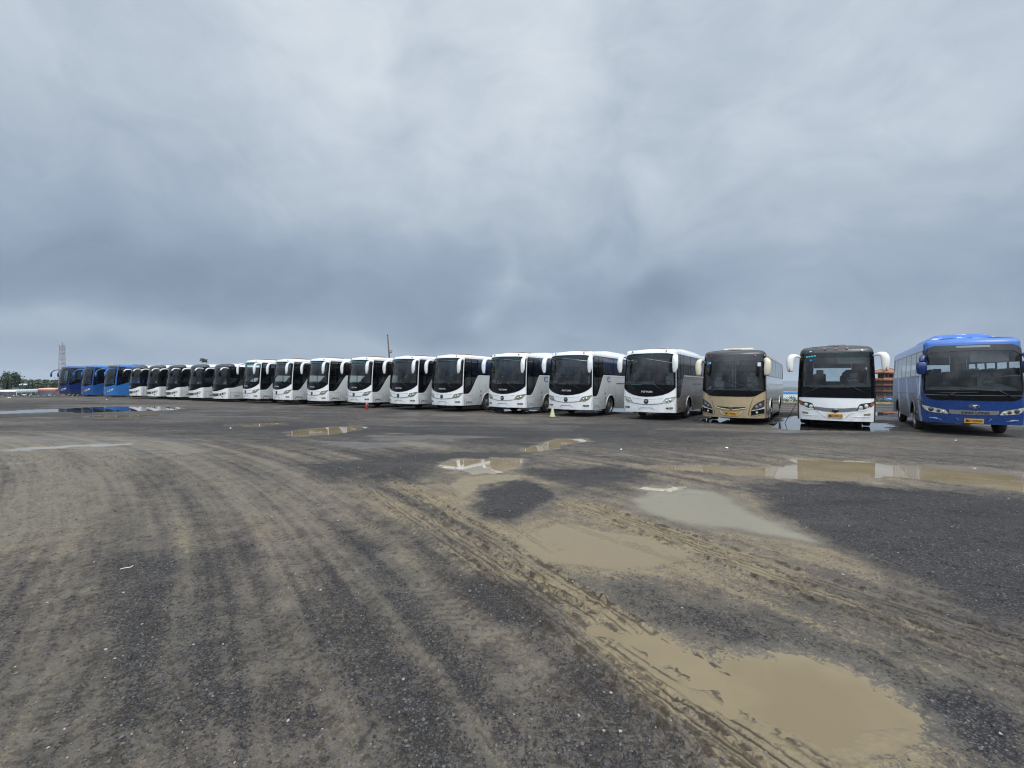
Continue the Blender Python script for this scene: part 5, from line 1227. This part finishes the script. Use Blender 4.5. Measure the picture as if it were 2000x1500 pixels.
for i, (px, lab) in enumerate(zip(PXF, LF)):
    x, y = row(px); rz = yaw((.3, -.4, .2, 0, -.3, .4, -.2, 0, .2)[i])
    if i < 4:
        if f_plain is None: f_plain = coach_white('coach_bus', lab, loc=(x, y, LIFT), rz=rz, lamp='yellowed')
        else: c = copy_tree(f_plain); c.location = (x, y, LIFT); c.rotation_euler = (0, 0, rz); c['label'] = lab
    elif i < 6:
        if f_cur is None: f_cur = coach_white('coach_bus', lab, curtain='curtain_blue', loc=(x, y, LIFT), rz=rz, lamp='yellowed', txt='ink_blue')
        else: c = copy_tree(f_cur); c.location = (x, y, LIFT); c.rotation_euler = (0, 0, rz); c['label'] = lab
    elif i == 8: coach_white('coach_bus', lab, side='grey_brown', ac=True, loc=(x, y, LIFT), rz=rz, lamp='clear_lamp')
    else: coach_white('coach_bus', lab, curtain='curtain_blue', ac=True, side_logo=True, loc=(x, y, LIFT), rz=rz, txt='ink_pale')
coach_gold((9.11, 18.75, LIFT), yaw())
coach_yellow_plate_white((12.35, 17.2, LIFT), yaw(.5))
coach_blue_right((15.35, 14.96, LIFT), -R(35.0))

for o in list(COL.objects):   # every dashboard is laid out a little differently
    if o.name.startswith(('dashboard_card', 'windscreen_notice')): o.location.x += random.uniform(-.12, .30); o.scale.x = random.uniform(.7, 1.1)
# ================================================================== SMALL THINGS
# traffic cone
x, y = G(1079, 815); t = thing('traffic_cone', 'pale yellow traffic cone on a black base in front of the coaches', 'cone', (x, y, 0), .3)
m_ = MB(); m_.lathe([(.155, .03), (.12, .12), (.05, .42), (.045, .45), (.001, .452)], 20); m_.build('cone_body', plain('faded_yellow', (.55, .56, .30), .6, var=.15, scale=9, grime=.5), t)
m_ = MB(); m_.box(-.22, .22, -.22, .22, 0, .035, bev=.012); m_.build('cone_base', M['rubber'], t)
# fire extinguisher
x, y = G(716, 800); t = thing('fire_extinguisher', 'small red fire extinguisher standing alone on the ground', 'extinguisher', (x, y, 0))
m_ = MB(); m_.lathe([(.001, 0), (.07, 0), (.078, .02), (.078, .30), (.065, .35), (.03, .38), (.02, .40)], 20); m_.build('cylinder_body', plain('red_enamel', (.36, .018, .015), .3, coat=.6), t)
m_ = MB(); m_.box(-.02, .02, -.02, .02, .39, .43); m_.box(-.015, .015, -.02, .10, .425, .44); m_.tube([(.02, 0, .41), (.08, 0, .38), (.09, 0, .25)], .01, 6); m_.build('valve', plain('pale_valve', (.6, .5, .45), .4), t)
# leaning rusty bar
x, y = G(1533, 826); t = MB(); p1 = A(1555, 789, 18.15)
t.tube([(x, y, 0), ((x + p1.x) / 2, (y + p1.y) / 2, p1.z / 2 + .01), tuple(p1)], .014, 6); o = t.build('steel_bar', plain('rusty_steel', (.13, .07, .045), .7, scale=20, var=.3)); tag(o, 'thin rusty bar leaning against the white coach above the puddle', 'bar')
# leaning pole behind the row
t = thing('wooden_pole', 'weathered brown pole leaning slightly, rising behind the white coaches', 'pole', tuple(A(767, 760, 44)))
t.location.z = 0; bx = t.location.x; top = A(757, 655, 44); Mw = plain('weathered_wood', (.11, .085, .075), .85, scale=10, var=.3)
m_ = MB(); m_.tube([(0, 0, 0), ((top.x - bx) * .5, 0, top.z * .5), (top.x - bx, 0, top.z)], [.11, .09, .065], 8); m_.build('post', Mw, t)
q = A(760.5, 687, 44); m_ = MB(); m_.box(q.x - bx - .02, q.x - bx + .24, -.1, .1, q.z - .12, q.z + .02, bev=.02); m_.box(q.x - bx + .1, q.x - bx + .3, -.05, .05, q.z + .08, q.z + .16, bev=.02); m_.build('bracket', plain('olive_metal', (.16, .14, .09), .6), t)
m_ = MB(); m_.lathe([(.001, 0), (.07, 0), (.07, .09), (.001, .1)], 10, origin=(top.x - bx, 0, top.z - .02)); m_.build('pole_cap', M['ink'], t)
# litter
lit = plain('white_plastic', (.75, .76, .78), .5); 
for i, (px, py, r_) in enumerate(((48, 773, .22), (18, 778, .16), (60, 771, .12), (208, 781, .07), (149, 780, .06), (1867, 862, .04), (1420, 877, .05), (1213, 880, .04), (1735, 843, .03), (450, 838, .04))):
    x, y = G(px, py); m_ = MB(); vs = []
    for k in range(9):
        th = k / 9 * 6.283; rr = r_ * random.uniform(.5, 1.1); vs.append((x + rr * math.cos(th), y + rr * math.sin(th), .02 + r_ * random.uniform(0, .45)))
    vs.append((x, y, .03 + r_ * .55)); m_.add(vs, [(k, (k + 1) % 9, 9) for k in range(9)]); o = m_.build('litter', lit)
    L_ = ['largest crumpled white bag at the lot edge, far left', 'white plastic scrap lying below the left end of the lot edge', 'small white scrap beside the large bag at the lot edge', 'white scrap on the asphalt in front of the brightest blue coach', 'white scrap on the asphalt in front of the deepest blue coach',
          'tiny white scrap on the gravel in front of the right blue coach', 'tiny white scrap on the gravel in front of the gold coach', 'tiny white scrap left of the gold coach on the gravel', 'tiny white scrap at the near edge of the puddle by the right blue coach', 'tiny white scrap beside the narrow puddle in front of the black-faced coaches'][i]
    tag(o, L_, 'litter', 'white litter on the lot')
m_ = MB(); m_.tube([(*G(a, b), .022) for a, b in ((234, 1117), (240, 1115), (246, 1114), (252, 1113), (257, 1112), (260, 1109))], .003, 5); o = m_.build('string', lit); tag(o, 'short piece of white string on the dark gravel', 'string')

# ================================================================== BEYOND THE LOT
def leaf_crown(mb, c, rad, n_, size, seed=0, squash=(1, 1, 1), clumps=9):
    r_ = random.Random(seed); cl = []
    for k in range(clumps):
        while True:
            v = Vector((r_.uniform(-1, 1), r_.uniform(-1, 1), r_.uniform(-1, 1)))
            if v.length < 1: break
        cl.append((Vector((v.x * rad[0] * .72, v.y * rad[1] * .72, v.z * rad[2] * .72)), r_.uniform(.28, .5)))
    for k in range(n_):
        cc, cr = cl[r_.randrange(clumps)]; v = Vector((r_.gauss(0, .5), r_.gauss(0, .5), r_.gauss(0, .45)))
        p = Vector(c) + cc + Vector((v.x * rad[0] * cr, v.y * rad[1] * cr, v.z * rad[2] * cr))
        a = Vector((r_.gauss(0, 1), r_.gauss(0, 1), r_.gauss(0, 1))).normalized(); b = a.orthogonal().normalized(); s_z = size * r_.uniform(.6, 1.4)
        mb.add([p + a * s_z, p + b * s_z * .6, p - a * s_z, p - b * s_z * .6], [(0, 1, 2, 3)], r_.randrange(3))
LEAF = [plain('leaf_dark', (.022, .036, .020), .7), plain('leaf_mid', (.038, .060, .030), .7), plain('leaf_light', (.060, .085, .040), .7)]
BARK = plain('bark', (.07, .055, .045), .9)
def tree(label, px, py_top, half_w, Y, zg=-3.45, n_=900, kind='round', size=None, group=None, seed=1, high=False):
    top = A(px, py_top, Y); hw_ = half_w * Y / F; H = top.z - zg; t = thing('tree', label, 'tree', (top.x, Y, zg), 0, group)
    tr = MB(); tr.tube([(0, 0, 0), (.05 * hw_, 0, H * .4), (0, 0, H * .8)], [H * .03, H * .022, H * .008], 7)
    r_ = random.Random(seed)
    for k in range(7):
        th = r_.uniform(0, 6.28); z0 = H * r_.uniform(.3, .65); tr.tube([(0, 0, z0), (hw_ * .35 * math.cos(th), hw_ * .35 * math.sin(th), z0 + H * .12), (hw_ * .7 * math.cos(th), hw_ * .7 * math.sin(th), z0 + H * .2)], [H * .012, H * .008, H * .003], 5)
    tr.build('trunk', BARK, t)
    cr = MB(); size = size or hw_ * .11
    if kind == 'round': leaf_crown(cr, (0, 0, H * .60), (hw_, hw_, H * .42), n_, size, seed, clumps=16)
    if high: cr = MB(); leaf_crown(cr, (0, 0, H - .28), (hw_, hw_, .32), n_, size, seed, clumps=8)
    if kind == 'cone':
        for k in range(n_):
            q = r_.random() ** .7; z_ = H * (.12 + .88 * (1 - q)); th = r_.uniform(0, 6.28); rr = hw_ * q * r_.uniform(.55, 1.05)
            p = Vector((rr * math.cos(th), rr * math.sin(th), z_)); a = Vector((math.cos(th), math.sin(th), -.5)).normalized(); b = a.orthogonal().normalized()
            cr.add([p + a * size, p + b * size * .5, p - a * size, p - b * size * .5], [(0, 1, 2, 3)], r_.randrange(2))
    cr.build('crown', LEAF, t); return t
gT = 'trees beyond the lot'
tree('tall dark tree with a ragged crown at the far left edge', 7, 729, 9, 150, n_=1600, group=gT, seed=3)
tree('tallest ragged dark tree beyond the lot, right of the edge tree', 21, 724, 15, 155, n_=2600, group=gT, seed=5)
tree('narrow dark conifer in front of the tall left trees', 16, 743, 5, 118, n_=900, kind='cone', size=.35, group=gT, seed=7)
tree('broad rounded green tree above the orange coach', 79, 741, 21, 120, n_=3200, group=gT, seed=9)
tree('slim feathery tree left of the rounded green tree', 62, 738, 4, 170, n_=260, group=gT, seed=11)
tree('small dark tree peeking out beside the deepest blue coach', 110, 734, 8, 135, n_=900, group=gT, seed=13)
tree('low pale bush between the white roof and the rounded tree', 51, 752, 9, 110, n_=900, group=gT, seed=15)
tree('leafy treetop showing above the black-faced coaches', 398, 700, 8, 60, n_=130, size=.12, group=gT, seed=17, high=True)
tree('low tree hidden mostly by the orange coach roof', 100, 750, 12, 112, n_=900, group=gT, seed=19)
# far tree belt that reads as one mass
r_ = random.Random(5); wood = MB()
for k in range(8000):
    x = r_.uniform(-560, -150) ; Y = 300 + r_.uniform(-14, 14); hh = 4.0 + 1.4 * vnoise(np.array([x * .05]), np.array([0.3]), 3)[0] + .8 * vnoise(np.array([x * .2]), np.array([1.3]), 4)[0]
    p = Vector((x, Y, -3.45 + hh * r_.random() ** .6)); a = Vector((r_.gauss(0, 1), r_.gauss(0, 1), r_.gauss(0, 1))).normalized(); b = a.orthogonal(); wood.add([p + a * .8, p + b * .5, p - a * .8, p - b * .5], [(0, 1, 2, 3)], r_.randrange(3))
o = wood.build('woodland', LEAF); tag(o, 'distant belt of dark trees along the left horizon', 'woodland', kind='stuff')
hg = MB()
for k in range(5200):
    x = r_.uniform(-190, -78); Y = 100 + r_.uniform(-2.5, 2.5); p = Vector((x, Y, -3.4 + 2.5 * r_.random())); a = Vector((r_.gauss(0, 1), r_.gauss(0, 1), r_.gauss(0, 1))).normalized(); b = a.orthogonal(); hg.add([p + a * .4, p + b * .25, p - a * .4, p - b * .25], [(0, 1, 2, 3)], r_.randrange(3))
o = hg.build('scrub', LEAF); tag(o, 'green scrub growing behind the lower parking lot', 'scrub', kind='stuff')
# lattice mast
bm = A(121, 742, 400); t = thing('radio_mast', 'tall red and white lattice mast rising behind the blue coaches', 'mast', (bm.x, 400, -3.45))
tp = A(121, 675, 400).z + 3.45; mr = plain('mast_red', (.26, .12, .11), .6); mw = plain('mast_white', (.30, .32, .33), .6)
for k in range(8):
    m_ = MB(); z0, z1 = tp * k / 8, tp * (k + 1) / 8; r0, r1 = 1.75 - .5 * k / 8, 1.75 - .5 * (k + 1) / 8
    for sx, sy in ((1, 1), (1, -1), (-1, -1), (-1, 1)): m_.tube([(sx * r0, sy * r0, z0), (sx * r1, sy * r1, z1)], .13, 4)
    for i in range(4):
        za, zb_ = z0 + (z1 - z0) * i / 4, z0 + (z1 - z0) * (i + 1) / 4; ra, rb = r0 + (r1 - r0) * i / 4, r0 + (r1 - r0) * (i + 1) / 4
        cs = [(1, 1), (1, -1), (-1, -1), (-1, 1)]
        for j in range(4):
            a, b = cs[j], cs[(j + 1) % 4]; m_.tube([(a[0] * ra, a[1] * ra, za), (b[0] * rb, b[1] * rb, zb_)], .06, 3); m_.tube([(a[0] * ra, a[1] * ra, za), (b[0] * ra, b[1] * ra, za)], .07, 3)
    m_.build('lattice_section', mr if k % 2 else mw, t)
m_ = MB(); m_.tube([(0, 0, tp), (0, 0, tp + 4.5)], .25, 5)
for z_ in (.55, .80, .97): m_.lathe([(1.3, tp * z_), (2.0, tp * z_), (2.0, tp * z_ + .25), (1.3, tp * z_ + .25)], 12)
m_.build('antenna', mw, t)
for k in range(9):
    m_ = MB(); th = k * 2.09; zz_ = tp * (.80 if k < 3 else .97 if k < 6 else .55); m_.box(2.0 * math.cos(th) - .2, 2.0 * math.cos(th) + .2, 2.0 * math.sin(th) - .15, 2.0 * math.sin(th) + .15, zz_, zz_ + 2.0, bev=.05); m_.build('panel_antenna', mw, t)
# lower lot coaches
def far_coach(label, p0, p1, Y0, Y1, body, roof, win, ztop, zg=-3.45):
    a = Vector((A(p0, 750, Y0).x, Y0, 0)); b = Vector((A(p1, 750, Y1).x, Y1, 0)); L = (b - a).length; rz = math.atan2(-(b - a).x, (b - a).y)
    t = thing('coach_bus', label, 'bus', (a.x, a.y, zg), rz); H = ztop - zg
    sh = Shell(hw=1.25, b=.2, r=.2, L=L, zb=.3, zc=H - .22, zt=H, rake=.05, tumble=.04); sm = sh.sm; sh.breaks = [sm, sm + .2, sh.sy(L - .4)]
    zw0, zw1 = H * .52, H * .86
    def Afn(a_): return sh.zc if (sm < a_ < sm + .2 or a_ > sh.sy(L - .4)) else zw0 if a_ > sm else H * .42
    def Bfn(a_): return sh.zc if (sm < a_ < sm + .2 or a_ > sh.sy(L - .4)) else zw1 if a_ > sm else H * .9
    coach_body(sh, Afn, Bfn, (2.7, L - 3), None, lambda a_, p_: 1 if p_.startswith('cap') else 0).build('body', [body, roof], t)
    w_ = MB(); sh.patch(w_, -sm, sm, H * .42, H * .9, 16, 2, off=.004, rim=0); w_.build('windshield', M['lens_dark'], t)
    for sg in (1, -1):
        w_ = MB(); sh.patch(w_, sg * (sm + .2), sg * sh.sy(L - .4), zw0, zw1, 20, 2, off=.004, rim=0); w_.build('side_window', win, t)
        w_ = MB()
        for k in range(1, 6): sh.patch(w_, sg * sh.sy(.5 + k * (L - 1) / 6), sg * (sh.sy(.5 + k * (L - 1) / 6) + .07), zw0, zw1, 1, 1, off=.012, rim=.02)
        w_.build('window_posts', body, t)
    wheel_parts(t, sh, (2.7, L - 3)); under(t, sh)
wg = plain('green_black_glass', (.02, .045, .035), .15, coat=1); gw = plain('grey_window', (.22, .23, .23), .25, coat=1, var=.4, scale=1.2)
ctr = lambda: None
M['salmon'] = plain('salmon_roof', (.72, .40, .30), .4); M['brick'] = plain('brick_red_paint', (.33, .09, .08), .4)
two_faced('salmon')
far_coach('long white coach with green-black windows in the lower lot, far left', 10, 72, 76, 86, M['white_trim'], M['white_trim'], wg, A(40, 761, 78).z)
far_coach('orange-red coach with a salmon roof in the lower lot', 84, 112, 66, 68.5, M['brick'], M['salmon'], gw, A(95, 757.2, 68).z)
# rubble heap along the lot's crumbling edge
rb = MB(); r_ = random.Random(8)
for k in range(900):
    px = r_.uniform(-60, 112); x = (px - 1000) / F * 46.2 + r_.gauss(0, .3); y = 46.0 + r_.gauss(0, .45) ; s_z = r_.uniform(.03, .16); z_ = r_.uniform(-.12, .03)
    vs = [(x + r_.uniform(-1, 1) * s_z, y + r_.uniform(-1, 1) * s_z, z_ + r_.uniform(-.6, .8) * s_z) for _ in range(6)]
    rb.add(vs, [(0, 1, 2), (0, 2, 3), (0, 3, 4), (0, 4, 1), (5, 2, 1), (5, 3, 2), (5, 4, 3), (5, 1, 4)], r_.choice((0, 0, 0, 1, 1, 2)))
o = rb.build('rubble', [M['peb_a'], M['peb_b'], lit]); tag(o, 'dark rubble with pale scraps along the far left lot edge', 'rubble', kind='stuff')
# white roofed shed
p0, p1 = A(24, 752, 210), A(57, 752, 210); t = thing('shed', 'long shed with a white roof beyond the trees on the left', 'building', ((p0.x + p1.x) / 2, 210, -3.45)); hw_ = (p1.x - p0.x) / 2
H = A(40, 749.5, 210).z + 3.45
m_ = MB(); m_.box(-hw_, hw_, -4, 6, 0, H - .9); m_.build('wall', plain('dull_wall', (.12, .13, .14), .8), t)
m_ = MB(); m_.add([(-hw_ - .4, -4.5, H - 1.0), (hw_ + .4, -4.5, H - 1.0), (hw_ + .4, 1, H), (-hw_ - .4, 1, H), (hw_ + .4, 6.5, H - 1.0), (-hw_ - .4, 6.5, H - 1.0)], [(0, 1, 2, 3), (3, 2, 4, 5)]); m_.build('roof', plain('white_sheet_roof', (.62, .68, .72), .5), t)
# right: hills, low white building, hedge, kerb
hm = plain('hill_green', (.10, .125, .13), .95, var=.3, scale=.004)
rx = np.linspace(-3000, 4200, 240); m_ = MB(); vs = []
for x in rx:
    hh = 34 + 20 * float(fbm(np.array([x]), np.array([0.]), .0016, 4, 8)[0]) + 6 * float(vnoise(np.array([x * .01]), np.array([2.]), 3)[0])
    hh *= min(1, max(.18, (x + 1400) / 1800)); vs += [(x, 3000, -4), (x, 3250, hh * .55), (x, 3500, hh * .9), (x, 3900, hh * .7)]
m_.add(vs, [(i * 4 + j, i * 4 + 4 + j, i * 4 + 5 + j, i * 4 + 1 + j) for i in range(239) for j in range(3)], 0, True); o = m_.build('hills', hm); tag(o, kind='structure')
t = thing('low_building', 'low white building with a blue roof edge seen between the gold and white coaches', 'building', (36, 60, -3.45))
ht = A(1540, 765.3, 60).z + 3.45; hb = A(1540, 767.6, 60).z + 3.45
m_ = MB(); m_.box(-6, 4.2, 0, 9, 0, hb - .02); m_.build('wall', plain('white_wall', (.66, .72, .74), .7), t)
m_ = MB(); m_.box(-6.1, 4.3, -.12, 9.1, hb, ht); m_.build('roof', plain('blue_roof_edge', (.10, .30, .62), .5), t)
m_ = MB()
for k in range(4): m_.box(-5.2 + k * 2.4, -4.2 + k * 2.4, -.03, .02, 1.0, 2.1)
m_.build('window', M['lens_dark'], t)
hg = MB(); r_ = random.Random(21)
for k in range(5200):
    x = r_.uniform(15, 47); y = 44.6 + r_.gauss(0, .35); z_ = -.1 + .55 * r_.random() * (.7 + .6 * math.sin(x * 2.1) ** 2); p = Vector((x, y, z_)); a = Vector((r_.gauss(0, 1), r_.gauss(0, 1), r_.gauss(0, 1))).normalized(); b = a.orthogonal(); hg.add([p + a * .09, p + b * .05, p - a * .09, p - b * .05], [(0, 1, 2, 3)], r_.randrange(3))
o = hg.build('hedge', LEAF); tag(o, 'low dark hedge along the back edge of the lot', 'hedge')
m_ = MB(); m_.box(16, 48, 43.6, 43.9, -.05, .12); o = m_.build('kerb', plain('kerb_pale_yellow', (.36, .30, .15), .8, scale=2, var=.35)); tag(o, 'faded yellow kerb in front of the hedge', 'kerb')
# pagoda style building
Yp = 90; c0 = A(1733, 760, Yp); t = thing('pagoda', 'brown multi-storey pagoda with orange tiled eaves between the two right coaches', 'building', (c0.x, Yp, -3.45), R(-4))
zz = lambda py: A(1733, py, Yp).z + 3.45
tile = plain('orange_tiles', (.36, .13, .055), .7, scale=2, var=.3); brn = plain('brown_timber', (.085, .050, .038), .8); redb = plain('balcony_red', (.15, .05, .032), .75); gls = plain('dark_window', (.03, .035, .042), .2, coat=1); grw = plain('grey_pavilion_wall', (.10, .10, .105), .8)
hw_ = 2.15
m_ = MB()
n_ = 9; e0 = hw_ + .35; zt_, ze = zz(718.5), zz(728)
vs = []
for i in range(5):
    q = i / 4; r_ = e0 * (1 - q); z_ = ze + (zt_ - ze) * (q ** 1.35)
    ring = []
    for cxs, cys in ((-1, -1), (0, -1), (1, -1), (1, 0), (1, 1), (0, 1), (-1, 1), (-1, 0)):
        up = .16 * (1 - q) if abs(cxs) + abs(cys) == 2 else 0
        ring.append((cxs * r_, cys * r_, z_ + up))
    vs += ring
fs = [(i * 8 + j, i * 8 + (j + 1) % 8, i * 8 + 8 + (j + 1) % 8, i * 8 + 8 + j) for i in range(4) for j in range(8)]
m_.add(vs, fs); m_.add([(a, b, c - .22) for a, b, c in vs[:8]] + vs[:8], [(j, (j + 1) % 8, 8 + (j + 1) % 8, 8 + j) for j in range(8)] + [(7, 6, 5, 4, 3, 2, 1, 0)]); ro = m_.build('roof', tile, t)
m_ = MB(); m_.lathe([(.12, zt_ - .05), (.16, zt_ + .05), (.05, zt_ + .2), (.09, zt_ + .3), (.01, zz(714))], 8); m_.build('finial', brn, ro)
m_ = MB()
for a in ((-1, -1), (1, -1), (1, 1), (-1, 1)): m_.tube([(a[0] * e0 * .98, a[1] * e0 * .98, ze + .2), (a[0] * e0 * .5, a[1] * e0 * .5, ze + (zt_ - ze) * .4 + .08), (0, 0, zt_)], .06, 5)
m_.build('ridge', brn, ro)
m_ = MB()   # open top pavilion
for x in (-hw_ + .25, -hw_ + .9, -.35, .5, 1.2, hw_ - .2):
    for y in (-hw_ + .25, hw_ - .25): m_.box(x - .09, x + .09, y - .09, y + .09, zz(739), zz(728.5))
m_.box(-.3, hw_ - .2, -hw_ + .3, hw_ - .3, zz(739), zz(729)); m_.box(-hw_ + .2, hw_ - .2, -hw_ + .22, -hw_ + .30, zz(732), zz(728.5)); m_.box(-hw_ + .2, hw_ - .2, -hw_ + .2, -hw_ + .26, zz(739), zz(737)); m_.build('pavilion', grw, t)
bands = [(739, 743.5), (750.5, 754), (762.5, 765.5), (774, 777)]
for k, (a, b) in enumerate(bands):
    m_ = MB(); e = hw_ + (.32 if k == 0 else .22); m_.box(-e, e, -e, e, zz(b), zz(a), bev=.08); m_.build('balcony', tile if k == 0 else redb, t)
for k, (a, b) in enumerate([(743.5, 750.5), (754, 762.5), (765.5, 774), (777, 800)]):
    m_ = MB(); m_.box(-hw_ + .1, hw_ - .1, -hw_ + .1, hw_ - .1, max(zz(b), 0), zz(a)); wo = m_.build('storey_wall', brn, t)
    for x in (-1.75, -.75, .3, 1.3):
        g = MB(); g.box(x, x + .72, -hw_ + .05, -hw_ + .12, zz(b) + .12 if k < 3 else zz(790), zz(a) - .14); g.build('window', gls, wo)
# things at the pagoda's foot
p0 = A(1717, 779, 60); m_ = MB(); m_.add([(p0.x, 60, A(0, 784.5, 60).z + 0), (p0.x + 2.0, 60, A(1745, 780.5, 60).z), (p0.x + 2.0, 60.6, A(1745, 778.5, 60).z + .05), (p0.x, 60.6, A(1717, 778, 60).z)], [(0, 1, 2, 3)])
mm = plain('blue_sheet', (.08, .30, .75), .5); me_o = m_.build('tarpaulin', mm); s = me_o.modifiers.new('s', 'SOLIDIFY'); s.thickness = .05; tag(me_o, 'bright blue sheet at the foot of the pagoda', 'tarpaulin')
a0 = A(1708.5, 777, 47); m_ = MB(); L_ = A(1717, 777, 47).x - a0.x; h0 = a0.z
for k in range(7): m_.box(0, L_, 0, .08, .02 + k * (h0) / 7, .02 + k * h0 / 7 + h0 / 7 * .62)
for x in (0, L_ * .5, L_ - .05): m_.box(x, x + .05, .08, .14, -.5, h0)
o = m_.build('slatted_fence', plain('dark_red_slats', (.17, .035, .035), .6)); o.location = (a0.x, 47, 0); tag(o, 'dark red slatted fence panel beside the blue sheet', 'fence')
a0 = A(1727, 790, 45.5); m_ = MB(); m_.box(-.55, .75, -.3, .5, -.05, .36, bev=.08); m_.box(-.9, .1, -.4, .3, -.05, .2, bev=.08); o = m_.build('concrete_block', plain('grey_concrete', (.17, .17, .165), .9)); o.location = (a0.x, 45.2, 0); tag(o, 'grey concrete rubble blocks in front of the blue sheet', 'concrete')
b = MB(); r_ = random.Random(3)
for k in range(700):
    p = Vector((a0.x - .6 + r_.uniform(-.5, 1.2), 45.9 + r_.gauss(0, .1), r_.uniform(0, .55))); a = Vector((r_.gauss(0, 1), r_.gauss(0, 1), r_.gauss(0, 1))).normalized(); c = a.orthogonal(); b.add([p + a * .05, p + c * .03, p - a * .05, p - c * .03], [(0, 1, 2, 3)], r_.randrange(3))
o = b.build('bush', LEAF); tag(o, 'small green bush in front of the blue sheet', 'bush')

# ------------------------------------------------------------------ damp air
m, n, o = mat('haze'); pv = n.n('ShaderNodeVolumePrincipled', inp={'Color': (.78, .86, .95, 1), 'Density': .00015}); n.link(pv.outputs[0], o.inputs['Volume'])
m_ = MB(); m_.box(-8500, 8500, -400, 8500, -4.6, 130); o = m_.build('haze', m); tag(o, kind='stuff')
